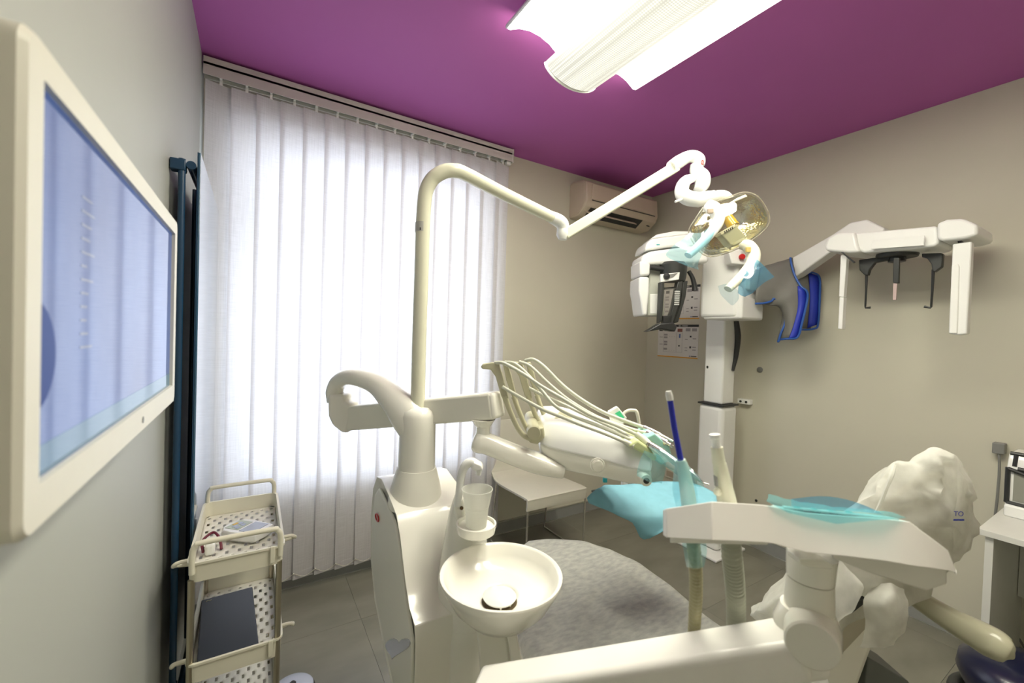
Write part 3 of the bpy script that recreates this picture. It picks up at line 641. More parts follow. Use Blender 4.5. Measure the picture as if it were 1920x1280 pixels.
earrod(([(1610, 487), (1645, 482), (1668, 479), (1668, 487), (1640, 492), (1630, 505), (1627, 516), (1620, 515), (1611, 506)], [(1625, 512), (1624, 545), (1622.5, 574), (1622.5, 577), (1632, 576.5)]), 'ear_bracket')
earrod(([(1728, 475), (1765, 474), (1768, 476), (1766, 500), (1752, 510), (1748, 508), (1746, 495), (1738, 484), (1728, 482)], [(1750, 505), (1748, 545), (1746, 575), (1745, 577), (1733, 574.5)]), 'ear_bracket')
part('nose_rest', MB().prism([cp(u, v, 2.66) for u, v in [(1675, 483), (1686, 483), (1685, 531), (1674, 530)]], (.018, 0, 0)), DARK, xr, bevel=.003)
part('nose_tip', MB().prism([cp(u, v, 2.665) for u, v in [(1675, 531), (1682, 531), (1680, 562), (1674, 562)]], (.006, 0, 0)), mat('pinkish_acrylic', (.55, .42, .40), .3), xr)
part('film_rod', MB().prism([cp(u, v, 2.63) for u, v in [(1576, 478), (1588, 478), (1582, 557), (1573, 556)]], (.035, 0, 0)), XW, xr, bevel=.003)
part('film_rod_tip', MB().prism([cp(u, v, 2.632) for u, v in [(1574, 557), (1582, 557), (1579, 617), (1571, 616)]], (.04, 0, 0)), XW, xr, bevel=.003)
part('rod_slot', MB().prism([cp(u, v, 2.60) for u, v in [(1577, 473), (1580, 473), (1603, 491), (1600, 493)]], (.01, 0, .0)), BLACK, xr)
part('ceph_sensor', MB().prism([cp(u, v, 2.63) for u, v in [(1786, 457), (1822, 452), (1820, 500), (1813, 626), (1796, 628), (1778, 625), (1783, 520)]], (.045, 0, 0)), XW, xr, bevel=.006)
part('sensor_grip', MB().prism([cp(u, v, 2.625) for u, v in [(1784, 497), (1796, 494), (1799, 500), (1795, 625), (1779, 625)]], (.02, 0, 0)), WHITE, xr, bevel=.004)
part('sensor_mount', MB().prism([cp(u, v, 2.64) for u, v in [(1795, 447), (1803, 447), (1803, 456), (1796, 456)]], (.03, 0, 0)), BLACK, xr)

# ================================================================== LEAD APRON over the cephalostat arm
APM = mat('apron_grey', (.17, .165, .15), .6, noise_amt=.12, scale=12, bump=.15)
ap = thing('lead_apron', 'grey lead apron with blue trim draped over x-ray side arm', 'apron', PX(1480, 640, 2.640))
def fsheet(rows, nu=14, nv=14, wob=0.0, seed=0):
    """smooth cloth through a coarse grid of (u, v, R) measurements"""
    rs = [[P(*p) for p in r] for r in rows]
    k = max(1, nu//max(1, len(rs[0])-1)); a = [crom(r, k) for r in rs]
    k2 = max(1, nv//max(1, len(rs)-1)); cols = [crom([a[i][j] for i in range(len(a))], k2) for j in range(len(a[0]))]
    g = [[cols[j][i] for j in range(len(cols))] for i in range(len(cols[0]))]
    if wob:
        for r in g:
            for p in r:
                n_ = noise.noise_vector(p*14+V((seed, 0, 0)))*.6 + noise.noise_vector(p*35+V((0, seed, 0)))*.4
                p += n_*wob
    return g
front = [[(1428, 500, 2.570), (1452, 492, 2.570), (1482, 484, 2.570)],
         [(1424, 535, 2.510), (1455, 525, 2.510), (1488, 516, 2.490)],
         [(1419, 569, 2.490), (1455, 572, 2.490), (1494, 532, 2.470)],
         [(1447, 572, 2.490), (1470, 600, 2.470), (1508, 545, 2.450)],
         [(1460, 605, 2.490), (1478, 618, 2.450), (1500, 600, 2.430)],
         [(1458, 640, 2.490), (1474, 636, 2.450), (1490, 636, 2.430)]]
front = [[(1424, 502, 2.530), (1452, 493, 2.520), (1482, 484, 2.510), (1486, 483, 2.530)],
         [(1420, 535, 2.510), (1450, 530, 2.490), (1484, 518, 2.480), (1492, 520, 2.470)],
         [(1417, 568, 2.510), (1445, 567, 2.500), (1474, 552, 2.460), (1503, 541, 2.440)],
         [(1449, 562, 2.530), (1462, 575, 2.500), (1480, 572, 2.450), (1510, 544, 2.430)],
         [(1468, 585, 2.530), (1472, 600, 2.490), (1484, 605, 2.440), (1503, 590, 2.430)],
         [(1458, 640, 2.520), (1466, 637, 2.490), (1478, 634, 2.450), (1490, 634, 2.440)]]
part('front_panel', MB().sheet(fsheet(front, 15, 15, .006)), APM, ap, solid=.006)
back = [[(1482, 530, 2.590), (1500, 522, 2.590), (1518, 512, 2.590)], [(1484, 565, 2.590), (1504, 560, 2.590), (1520, 555, 2.590)], [(1497, 614, 2.590), (1508, 616, 2.590), (1520, 616, 2.590)]]
part('rear_panel', MB().sheet(fsheet(back, 10, 10, .004)), APM, ap, solid=.006)
part('blue_border', MB().sheet(fsheet([[(1496, 536, 2.430), (1512, 543, 2.425)], [(1496, 575, 2.430), (1512, 560, 2.420)], [(1488, 610, 2.430), (1505, 592, 2.420)], [(1478, 637, 2.440), (1498, 630, 2.430)]], 4, 12)), BLUE, ap, solid=.006)
part('blue_border', MB().sheet(fsheet([[(1516, 511, 2.580), (1535, 518, 2.575)], [(1519, 560, 2.580), (1537, 555, 2.575)], [(1514, 615, 2.580), (1532, 608, 2.575)]], 4, 12)), BLUE, ap, solid=.006)
BLT = mat('blue_piping', (.02, .09, .36), .5)
part('piping', MB().ftube([(1482, 483, 2.505), (1485, 500, 2.480), (1492, 520, 2.460), (1502, 537, 2.430), (1512, 545, 2.415), (1514, 560, 2.415), (1504, 605, 2.415), (1495, 632, 2.430), (1475, 635, 2.440), (1461, 637, 2.510), (1459, 641, 2.510)], .006, 8, 5), BLT, ap)
part('piping', MB().ftube([(1416, 569, 2.500), (1434, 568, 2.490), (1447, 564, 2.490), (1451, 560, 2.490), (1462, 567, 2.490), (1471, 585, 2.490), (1472, 605, 2.490), (1464, 625, 2.490), (1460, 640, 2.500)], .006, 8, 5), BLT, ap)
part('piping', MB().ftube([(1515, 511, 2.570), (1527, 512, 2.570), (1537, 522, 2.570), (1537, 560, 2.570), (1534, 607, 2.570), (1527, 616, 2.570), (1508, 618, 2.570), (1497, 617, 2.570)], .006, 8, 5), BLT, ap)

# ================================================================== DENTAL UNIT (pedestal, column, swing arm, bowl)
du = thing('dental_unit', 'glossy cream dental unit pedestal with round spittoon bowl', 'dental unit', (.46, 1.15, 0))
def rrect(x0, x1, y0, y1, z, r, n=5):
    out = []
    for cx, cy, a0 in ((x1-r, y1-r, 0), (x0+r, y1-r, 90), (x0+r, y0+r, 180), (x1-r, y0+r, 270)):
        for i in range(n+1): a = math.radians(a0+90*i/n); out.append(V((cx+r*math.cos(a), cy+r*math.sin(a), z)))
    return out
colc = P(783, 800, 1.30); cx_, cy_ = colc.x, colc.y
def zc(v): return P(783, v, 1.30).z
# pedestal: side profile in Y-Z, lofted across X (slightly narrower at the top, as in the photo)
LX0, LX1 = .352, .575
def prof_side(x, ins):
    return [V((x, y, z)) for y, z in [(1.02+ins, 0), (.99+ins, .30), (.975+ins, .55), (.975+ins, .66), (.985+ins, .705), (1.03+ins*.5, .725), (1.075, .78), (1.125, .87), (1.16+ins*.3, .915-ins), (1.25, .945-ins), (1.33-ins, .965-ins), (1.385-ins, .955-ins), (1.43-ins, .90-ins), (1.45-ins, .80), (1.44-ins, .66), (1.375-ins, .555+ins*.5), (1.25-ins, .475+ins*.5), (1.15-ins*.5, .42), (1.11-ins*.5, .30), (1.11-ins*.5, 0)]]
part('pedestal', MB().loft([prof_side(LX0+.012, .03), prof_side(LX0, 0), prof_side(LX1-.0, 0), prof_side(LX1+.012, .03)]), UNIT, du, bevel=.012, seg=4, angle=45)
# inset left side panel with the heart-shaped cut-out
def side_face(x, s):
    c_ = V((x, 1.2, .5)); return [c_ + (V((x, y, z))-c_)*s for y, z in [(1.03, .06), (1.0, .30), (.99, .55), (.995, .66), (1.055, .74), (1.09, .80), (1.14, .87), (1.18, .90), (1.36, .94), (1.41, .90), (1.435, .80), (1.425, .67), (1.365, .575), (1.24, .495), (1.135, .44), (1.09, .31), (1.09, .06)]]
sp = part('side_panel', MB().prism(side_face(LX0-.0008, .97), (.010, 0, 0)), UNITM, du, bevel=.004)
ht = []
hc = PX(741, 1213, LX0-.004)
for i in range(36):
    t = 2*math.pi*i/36; ht.append(PX(743+1.42*16*math.sin(t)**3+.5*(13*math.cos(t)-5*math.cos(2*t)), 1213-1.35*(13*math.cos(t)-5*math.cos(2*t)-2*math.cos(3*t)-math.cos(4*t)), LX0-.003))
part('heart_emblem', MB().prism(ht, (.004, 0, 0)), mat('heart_silver', (.50, .50, .50), .25, coat=.5), sp, bevel=.001)
lg = PX(707, 970, LX0-.004)
part('red_mark', MB().tube([lg+V((0, .02*math.cos(a), .010*math.sin(a))) for a in [2*math.pi*i/16 for i in range(17)]], .0022, 6, 1), RED, sp)
part('neck_cone', MB().lathe((cx_, cy_, 0), [(.0, zc(945)), (.084, zc(945)), (.080, zc(925)), (.073, zc(905)), (.063, zc(882)), (.060, zc(876)), (0, zc(876))], 40), UNITM, du)
part('column', MB().lathe((cx_, cy_, 0), [(0, zc(880)), (.057, zc(880)), (.057, zc(874)), (.0555, zc(800)), (.0555, zc(778)), (.050, zc(768)), (.036, zc(762)), (0, zc(762))], 40), UNIT, du)
# curved upper arm sweeping left from the column head
ca = [(785, 812, 1.30, .050, .050), (768, 780, 1.31, .056, .054), (742, 750, 1.335, .044, .052), (712, 722, 1.37, .034, .046), (682, 709, 1.40, .030, .042), (655, 706, 1.43, .027, .038), (636, 715, 1.45, .026, .034), (628, 732, 1.455, .027, .031), (628, 742, 1.455, .027, .029)]
def strap(mb, st, n=20, k=5):
    """smooth arm: stations (u, v, R, half height, half depth), elliptical section across the path"""
    cs = crom([P(a, b, c) for a, b, c, _, _ in st], k); rr_ = crom([V((d, e, 0)) for _, _, _, d, e in st], k); rings = []
    for i, p in enumerate(cs):
        t = (cs[min(i+1, len(cs)-1)]-cs[max(i-1, 0)]).normalized(); dn = (EN - t*EN.dot(t)).normalized(); nn = t.cross(dn)
        rings.append([p + nn*(rr_[i].x*math.copysign(abs(math.cos(a))**.75, math.cos(a))) + dn*(rr_[i].y*math.copysign(abs(math.sin(a))**.75, math.sin(a))) for a in [2*math.pi*j/n for j in range(n)]])
    return mb.loft(rings)
part('curved_arm', strap(MB(), ca), UNIT, du)
jl = [(626, 741, 1.46), (626, 780, 1.46)]
part('elbow_post', MB().ftube([(628, 738, 1.455), (630, 752, 1.455)], .030, 20, 1), UNIT, du)
part('elbow_block', MB().fprism([(613, 739), (645, 739), (647, 753), (660, 757), (657, 790), (653, 813), (640, 811), (622, 798), (614, 780)], 1.42, .075), UNIT, du, bevel=.014, seg=4)
# sprung arm rising to the right and toward the camera
def bar(mb, a, b, ha, hb, da, db):
    rings = []
    for (u, v, R), h, d in ((a, ha, da), (b, hb, db)):
        c = P(u, v, R); ax_ = (P(*b)-P(*a)).normalized(); up = V((0, 0, 1)); up = (up-ax_*up.dot(ax_)).normalized(); sd = ax_.cross(up)
        rings.append([c+up*h+sd*d, c-up*h+sd*d, c-up*h-sd*d, c+up*h-sd*d])
    return mb.loft(rings)
A_, B_ = (654, 783, 1.46), (930, 759, 1.23)
part('spring_arm', bar(MB(), A_, B_, .041, .039, .032, .032), UNITM, du, bevel=.008, seg=3)
part('arm_end', bar(MB(), (916, 760, 1.243), (937, 758, 1.225), .041, .037, .034, .030), UNIT, du, bevel=.010, seg=3)
q0, q1 = P(852, 771, 1.295)-EN*.026, P(852, 771, 1.295)-EN*.036
part('cover_disc', MB().lathe(P(851, 771, 1.262), [(.0125, 0), (.0125, .0015), (.0, .0015)], 24, (EX, EZ, -EN)), UNIT, du)
part('cover_screw', MB().lathe(P(893, 775, 1.226), [(.005, 0), (.005, .003), (.0, .004)], 14, (EX, EZ, -EN)), UNIT, du)
part('drop_post', MB().ftube([(906, 786, 1.235), (906, 797, 1.235), (906, 800, 1.235), (905, 822, 1.235)], [.036, .024, .020, .021], 24, 1), UNIT, du)
la = [(886, 824, 1.235, .008, .01), (889, 825, 1.235, .024, .026), (898, 828, 1.235, .031, .033), (912, 831, 1.235, .030, .033), (940, 842, 1.235, .030, .034), (975, 856, 1.24, .030, .036), (1010, 868, 1.25, .030, .04), (1050, 878, 1.26, .022, .05)]
part('lower_arm', strap(MB(), la), UNIT, du)
# spittoon: post, bowl, strainer, tap, cup shelf
pc = P(872, 1180, 1.02)
def ring_s(u, v, R, rx, ry): 
    c = P(u, v, R); return [c + EX*(rx*math.cos(a)) + EN*(ry*math.sin(a)) for a in [2*math.pi*i/28 for i in range(28)]]
pb = P(866, 1100, 1.16)
def pring(du_, z, rx, ry): return [V((pb.x, pb.y, z)) + EX*(du_ + rx*math.cos(a)) + EN*(ry*math.sin(a)) for a in [2*math.pi*i/28 for i in range(28)]]
zb_ = P(868, 1187, 1.08).z
part('swivel_base', MB().loft([pring(.01, 0.0, .085, .085), pring(.01, zb_-.03, .092, .088), pring(.01, zb_, .088, .084)]), UNIT, du, bevel=.003)
part('swivel_shell', MB().loft([pring(.01, zb_, .088, .084), pring(.008, zb_+.06, .082, .072), pring(.006, zb_+.12, .072, .056), pring(.006, zb_+.20, .060, .050), pring(.008, zb_+.28, .050, .046), pring(.012, zb_+.325, .040, .040), pring(.014, zb_+.345, .026, .030), pring(.014, zb_+.35, .01, .012)]), UNIT, du, angle=60)
bc = P(940, 1073, .97)
bp = [(.0, -.112), (.045, -.110), (.080, -.094), (.112, -.060), (.134, -.020), (.142, -.004), (.141, .001), (.136, .002), (.131, -.003), (.122, -.022), (.108, -.040), (.086, -.047), (.045, -.050), (.036, -.053), (.034, -.060), (.0, -.060)]
part('bowl', MB().lathe(bc, bp, 56), UNIT, du, angle=60)
sd_ = V((bc.x, bc.y, bc.z)) + EX*(-.002) - EN*.03
part('strainer_cap', MB().lathe(sd_, [(.0, -.040), (.036, -.040), (.038, -.036), (.032, -.030), (.018, -.0265), (.0, -.0255)], 36), WHITEG, du)
part('drain_ring', MB().lathe(sd_, [(.0, -.0488), (.036, -.0488), (.040, -.0475), (.028, -.046), (0, -.046)], 30), mat('drain_stain', (.10, .07, .03), .5), du)
for a in (-2.3, -1.5, -.7): part('strainer_foot', MB().cyl(sd_+V((.03*math.cos(a+.3), .03*math.sin(a+.3), -.05)), sd_+V((.03*math.cos(a+.3), .03*math.sin(a+.3), -.036)), .0025, n=8), UNITM, du)
part('bowl_bracket', MB().fprism([(893, 1180), (950, 1180), (968, 1330), (905, 1330)], .93, .12), UNITM, du, bevel=.006)
part('bracket_rib', MB().fprism([(948, 1180), (966, 1180), (1000, 1330), (975, 1330)], .915, .02), UNIT, du, bevel=.003)
# cup shelf and tap
cs_ = P(893, 984, 1.07)
part('cup_shelf', MB().lathe(cs_, [(.0, -.022), (.040, -.022), (.048, -.016), (.051, .0), (.051, .006), (.047, .006), (.046, -.002), (.0, -.002)], 36), UNIT, du)
part('tap_body', MB().fprism([(850, 936), (868, 935), (872, 962), (870, 985), (855, 982), (851, 960)], 1.10, .045), UNIT, du, bevel=.008)
part('tap_sensor', MB().lathe(P(865.5, 952, 1.097), [(.005, 0), (.005, .001), (0, .001)], 12, (EX, EZ, -EN)), mat('brown_glass', (.12, .07, .02), .2), du)
part('spout', MB().ftube([(858, 948, 1.105), (862, 915, 1.105), (866, 888, 1.105), (873, 872, 1.105), (884, 866, 1.105), (897, 872, 1.105)], [.0095, .010, .011, .012, .012, .011], 16, 6), WHITEG, du)
part('spout_tip', MB().fprism([(888, 866), (903, 872), (906, 882), (892, 884), (882, 878)], 1.09, .03), WHITEG, du, bevel=.004)
part('nozzle', MB().ftube([(898, 880, 1.105), (897.5, 890, 1.105)], [.0085, .0065], 14, 1), WHITEG, du)
cu = thing('plastic_cup', 'white disposable plastic cup on the spittoon shelf', 'cup', cs_)
CUPM = film('cup_plastic', (.92, .92, .90), .82, .05, diff=(.86, .86, .82), rough=.2)
cpf = [(.0, .0), (.026, .0), (.0265, .004), (.030, .045), (.0305, .046), (.0298, .048), (.0312, .050), (.0305, .052), (.032, .055), (.0385, .092), (.0395, .0925), (.0395, .0945), (.038, .0945), (.0315, .058), (.0255, .003), (0, .002)]
part('cup_body', MB().lathe(cs_+V((0, 0, -.001)), cpf, 40), CUPM, cu, angle=50)

# ================================================================== OPERATING LIGHT on the unit's pole
ol = thing('operating_light', 'cream pole mounted dental light with clear shield and two handles', 'dental light', P(783, 768, 1.30))
pp = [(783, 768), (786, 640), (790, 520), (793, 425), (796, 376), (800, 355), (809, 338), (820, 328), (835, 321), (852, 320), (872, 326)]
Rp = [1.30]*8 + [1.305, 1.315, 1.34]
LPC = mat('lamp_cream', (0.76, 0.75, 0.60), .25, coat=.2)
part('pole', MB().tube([P(u, v, r) for (u, v), r in zip(pp, Rp)] + [P(946, 364, 1.47), P(1038, 409, 1.65)], [.0222]*11+[.0222, .0222], 24, 6), LPC, ol)
part('pole_label', MB().tube([P(792.5, 418, 1.30), P(792, 436, 1.30)], .0226, 24, 1), mat('label_grey', (.50, .50, .46), .5), ol)
part('label_print', MB().fbox(787, 426, 789, 431, 1.276, .001), BLACK, ol)
part('elbow_cap', MB().ftube([(1034, 407, 1.64), (1046, 413, 1.66), (1054, 420, 1.67), (1056, 430, 1.675)], [.0235, .026, .026, .024], 20, 5), WHITE, ol)
part('elbow_knuckle', MB().ftube([(1056, 430, 1.675), (1055.5, 441, 1.675), (1055, 449, 1.675)], [.0245, .0265, .017], 22, 1), WHITE, ol)
part('rear_arm', bar(MB(), (1058, 441, 1.675), (1268, 312, 1.72), .021, .0215, .019, .018), LPC, ol, bevel=.006)
part('front_cap', MB().ftube([(1258, 313, 1.71), (1272, 304, 1.72), (1290, 294, 1.73), (1303, 294, 1.73), (1311, 300, 1.73), (1311, 310, 1.73)], [.024, .027, .024, .024, .024, .022], 18, 5), WHITEG, ol)
part('red_ring', MB().tube([P(1317, 304, 1.705)+EX*(.004*math.cos(a))+EZ*(.0085*math.sin(a)) for a in [2*math.pi*i/16 for i in range(17)]], .0016, 6, 1), RED, ol)
part('neck', MB().ftube([(1306, 308, 1.73), (1307, 322, 1.73), (1316, 332, 1.725), (1317, 345, 1.72), (1310, 358, 1.71)], [.025, .029, .032, .030, .022], 18, 5), WHITEG, ol)
part('yoke', MB().ftube([(1300, 334, 1.725), (1288, 338, 1.71), (1280, 348, 1.70), (1279, 362, 1.69), (1290, 371, 1.68), (1308, 374, 1.67), (1326, 371, 1.665), (1340, 368, 1.66)], [.016, .022, .026, .029, .030, .030, .027, .024], 16, 5), WHITEG, ol)
part('yoke_base', MB().ftube([(1292, 377, 1.68), (1310, 380, 1.675), (1330, 376, 1.67)], [.012, .018, .012], 14, 4), WHITE, ol)
part('lock_lever', MB().ftube([(1266, 378, 1.66), (1272, 376, 1.665), (1280, 373, 1.67)], .0045, 8, 3), WHITE, ol)
part('crossbar', MB().ftube([(1330, 372, 1.66), (1345, 366, 1.66), (1360, 367, 1.665), (1372, 376, 1.67)], [.02, .019, .019, .014], 16, 4), WHITEG, ol)
def handle(st, r, name, mt): return part(name, MB().ftube(st, r, 14, 6, ry=1.25), mt, ol)
hl = handle([(1326, 384, 1.60), (1337, 392, 1.585), (1346, 405, 1.575), (1343, 422, 1.565), (1330, 440, 1.55), (1310, 461, 1.54), (1290, 479, 1.53)], [.018, .023, .021, .0185, .0165, .0145, .013], 'handle', WHITEG)
hr = handle([(1388, 458, 1.60), (1402, 461, 1.585), (1412, 474, 1.575), (1411, 492, 1.56), (1396, 512, 1.55), (1380, 528, 1.54), (1365, 542, 1.53)], [.014, .019, .0195, .0185, .0165, .0145, .013], 'handle', mat('handle_cream', (.74, .72, .58), .3))
part('handle_latch', MB().fbox(1328, 391, 1338, 399, 1.555, .01), mat('latch_brown', (.45, .36, .28), .4), hl, bevel=.001)
part('handle_latch', MB().fbox(1400, 463, 1408, 472, 1.562, .01), mat('latch_amber', (.60, .45, .15), .4), hr, bevel=.001)
# reflector dish + clear dome shield
lc = V((1368, 422, 0))
olp = [(1317, 390), (1347, 376), (1372, 367), (1395, 360), (1417, 365), (1432, 381), (1443, 405), (1438, 426), (1407, 452), (1370, 472), (1333, 481), (1311, 471), (1291, 436), (1302, 413)]
olp = [(p.x, p.y) for p in crom([V((u, v, 0)) for u, v in olp+[olp[0]]], 3)][:-1]
def lring(s, R): return [P(lc.x+(u-lc.x)*s, lc.y+(v-lc.y)*s, R) for u, v in olp]
part('shield', MB().loft([lring(.985, 1.655), lring(1.0, 1.63), lring(.97, 1.605), lring(.80, 1.585), lring(.45, 1.572), lring(.02, 1.568)], cap=False), CLEAR, ol, angle=60)
part('shield_rim', MB().tube(lring(1.0, 1.632)+[lring(1.0, 1.632)[0]], .0022, 6, 1), film('rim_plastic', (.85, .83, .76), .35, .15, diff=(.7, .68, .6)), ol)
rfm = bpy.data.materials.new('dichroic_reflector'); rfm.use_nodes = True; nt = rfm.node_tree; b = nt.nodes['Principled BSDF']; b.inputs['Metallic'].default_value = .85; b.inputs['Roughness'].default_value = .16
tc = nt.nodes.new('ShaderNodeTexCoord'); nz = nt.nodes.new('ShaderNodeTexNoise'); nz.inputs['Scale'].default_value = 16; nz.inputs['Detail'].default_value = 2; nt.links.new(tc.outputs['Object'], nz.inputs['Vector'])
cr = nt.nodes.new('ShaderNodeValToRGB'); cr.color_ramp.elements[0].position = .35; cr.color_ramp.elements[0].color = (.46, .38, .14, 1); cr.color_ramp.elements[1].position = .68; cr.color_ramp.elements[1].color = (.62, .70, .78, 1); e_ = cr.color_ramp.elements.new(.52); e_.color = (.52, .50, .40, 1)
vo = nt.nodes.new('ShaderNodeTexVoronoi'); vo.inputs['Scale'].default_value = 90; bp_ = nt.nodes.new('ShaderNodeBump'); bp_.inputs['Strength'].default_value = .35; bp_.inputs['Distance'].default_value = .004
nt.links.new(tc.outputs['Object'], vo.inputs['Vector']); nt.links.new(vo.outputs['Distance'], bp_.inputs['Height']); nt.links.new(bp_.outputs[0], b.inputs['Normal']); nt.links.new(nz.outputs[0], cr.inputs[0]); nt.links.new(cr.outputs[0], b.inputs['Base Color'])
part('reflector', MB().loft([lring(.94, 1.638), lring(.8, 1.66), lring(.55, 1.685), lring(.25, 1.70), lring(.01, 1.703)], cap=False), rfm, ol, angle=60)
part('reflector_back', MB().loft([lring(.95, 1.642), lring(.82, 1.668), lring(.55, 1.695), lring(.25, 1.71), lring(.01, 1.715)], cap=False), mat('reflector_shell', (.62, .58, .46), .35), ol, angle=60)
part('inner_visor', MB().fprism([(1350, 391), (1382, 371), (1398, 364), (1402, 368), (1378, 378), (1353, 396)], 1.60, .012), WHITE, ol, bevel=.002)
part('bulb_sleeve', MB().ftube([(1357, 396, 1.65), (1366, 410, 1.63), (1376, 425, 1.61)], [.016, .020, .022], 16, 3), mat('amber_glass', (.55, .36, .03), .12, coat=.5), ol)
part('bulb_housing', MB().fprism([(1351, 437), (1378, 421), (1383, 424), (1400, 444), (1396, 452), (1376, 462), (1368, 458)], 1.585, .045), mat('housing_sage', (.40, .40, .27), .4), ol, bevel=.005)
part('housing_top', MB().fprism([(1350, 436), (1378, 420), (1380, 424), (1353, 440)], 1.583, .045), mat('housing_cream', (.72, .68, .50), .4), ol, bevel=.001)
for i in range(5):
    part('vent_slot', MB().fprism([(1358+i*3.5, 433-i*2), (1359.3+i*3.5, 432.4-i*2), (1361+i*3.5, 437-i*2), (1359.7+i*3.5, 437.6-i*2)], 1.581, .003), BLACK, ol)
# protective film on the handles
f1 = fsheet([[(1293, 436, 1.53), (1318, 436, 1.52), (1345, 412, 1.55)], [(1262, 462, 1.53), (1300, 470, 1.50), (1340, 436, 1.53)], [(1248, 480, 1.54), (1290, 492, 1.51), (1312, 488, 1.53)], [(1272, 492, 1.54), (1296, 502, 1.53), (1310, 506, 1.54)]], 10, 12, .006, 3)
single('handle_film', MB().sheet(f1), FILMB, 'pale blue plastic film wrapped round left handle of dental light', 'plastic film', 'protective films on the light')
f2 = fsheet([[(1408, 482, 1.545), (1424, 488, 1.53), (1452, 518, 1.53)], [(1398, 510, 1.53), (1416, 520, 1.515), (1432, 530, 1.53)], [(1385, 530, 1.53), (1400, 545, 1.52), (1412, 548, 1.53)], [(1384, 548, 1.54), (1392, 554, 1.535), (1398, 556, 1.54)]], 10, 12, .006, 5)
single('handle_film', MB().sheet(f2), FILMD, 'crumpled blue plastic film on right handle of dental light', 'plastic film', 'protective films on the light')
f3 = fsheet([[(1346, 536, 1.515), (1366, 532, 1.505), (1385, 545, 1.515)], [(1352, 552, 1.515), (1370, 556, 1.51), (1386, 558, 1.52)], [(1364, 566, 1.52), (1374, 572, 1.52), (1382, 566, 1.52)]], 8, 8, .004, 8)
single('handle_film', MB().sheet(f3), FILMP, 'clear loose film end hanging below right handle of dental light', 'plastic film', 'protective films on the light')

# ================================================================== INSTRUMENT HEAD (delivery unit)
ih = thing('dentist_console', 'cream dentist instrument console with whip arms on swing arm', 'instrument console', P(1100, 890, 1.2))
# stations: (u, top v, bottom v, R front, depth)
hs = [(1012, 808, 848, 1.255, .20), (1018, 797, 858, 1.245, .22), (1030, 793, 870, 1.235, .235), (1060, 795, 882, 1.21, .25), (1100, 805, 890, 1.18, .25), (1140, 817, 898, 1.15, .25), (1180, 831, 907, 1.12, .24), (1205, 842, 909, 1.10, .22), (1222, 853, 905, 1.09, .20)]
HSPL = .60
def hring(t0, t1, grow=0):
    rings = []
    for u, a, b2_, R, d in hs:
        va, vb = a+(b2_-a)*t0, a+(b2_-a)*t1
        ro = .035*(1-t0/HSPL) if t0 < HSPL else 0; R1 = R + (.02*t1 if t1 > HSPL else 0)
        f0, f1_ = P(u, va, R+ro), P(u, vb, R1); g0 = P(u, va, R)+EN*d + V((0, 0, .012*(1-t0))); g1 = P(u, vb, R)+EN*(d-.02)
        mid = P(u, va+(vb-va)*.5, (R+ro+R1)/2-.006-grow)
        rings.append([f0+EN*.02+V((0, 0, .004)), f0-EN*grow, mid, f1_-EN*grow, f1_+EN*.03, g1, g0])
    return rings
part('upper_shell', MB().loft(hring(0, HSPL, .004)), WHITEG, ih, bevel=.006, seg=3, angle=45)
part('lower_shell', MB().loft(hring(HSPL, 1.0)), UNIT, ih, bevel=.006, seg=3, angle=45)
part('side_button', MB().lathe(P(1120, 872, 1.148), [(.0165, 0), (.0165, .006), (.014, .009), (0, .010)], 30, (EX, EZ, -EN)), UNITM, ih)
part('button_ring', MB().tube([P(1120, 872, 1.143)+EX*(.019*math.cos(a))+EZ*(.019*math.sin(a)) for a in [2*math.pi*i/24 for i in range(25)]], .0022, 6, 1), UNIT, ih)
rl = P(1212, 901, 1.075)
part('end_roller', MB().lathe(rl, [(.0, 0), (.0145, 0), (.015, .004), (.015, .20), (0, .20)], 22, (EX, EZ, EN)), UNITM, ih)
part('roller_hole', MB().lathe(rl-EN*.001, [(.008, 0), (.008, .004), (0, .004)], 18, (EX, EZ, EN)), BLACK, ih)
part('pivot_drum', MB().lathe(P(1001, 812, 1.20), [(.0, 0), (.0185, 0), (.0195, .003), (.0195, .24), (0, .24)], 28, (EX, EZ, EN)), OLIVE, ih)
part('pivot_bracket', MB().fprism([(990, 806), (1020, 800), (1022, 820), (1008, 834), (992, 830)], 1.235, .16), OLIVE, ih, bevel=.006)
part('rear_ridge', MB().fprism([(1010, 796), (1030, 788), (1060, 778), (1075, 786), (1040, 800)], 1.30, .12), OLIVE, ih, bevel=.004)
def whip(du_, dv_, R, beak):
    q = lambda L_: [(u+du_, v+dv_) for u, v in L_]
    if beak:
        o = part('whip_plate', MB().fprism(q([(901, 688), (905, 682), (923, 679), (936, 681), (942, 700), (954, 746), (949, 750), (940, 744), (929, 706), (920, 693), (905, 692)]), R, .012), OLIVE, ih, bevel=.003)
    else:
        o = part('whip_plate', MB().fprism(q([(926, 681), (935, 681), (942, 702), (953, 746), (948, 750), (943, 742), (932, 712)]), R, .012), OLIVE, ih, bevel=.003)
    part('whip_rod', MB().tube([P(u+du_, v+dv_, R+.006) for u, v in [(946, 742), (953, 762), (963, 786), (972, 804), (982, 816), (994, 822)]], [.0085, .008, .0075, .0075, .0078, .008], 12, 5), OLIVE, ih)
    part('guide_roller', MB().sph(P(u0_+du_, 716+dv_, R-.004), .0045, 10) if False else MB().sph(P(943+du_, 716+dv_, R+.004), .005, 10), OLIVE, o)
whip(0, 0, 1.22, True); whip(17, 1, 1.255, False); whip(44, -1, 1.33, True); whip(60, -2, 1.37, False)
def rods_r(a, b, n): return [a+(b-a)*i/(n-1) for i in range(n)]
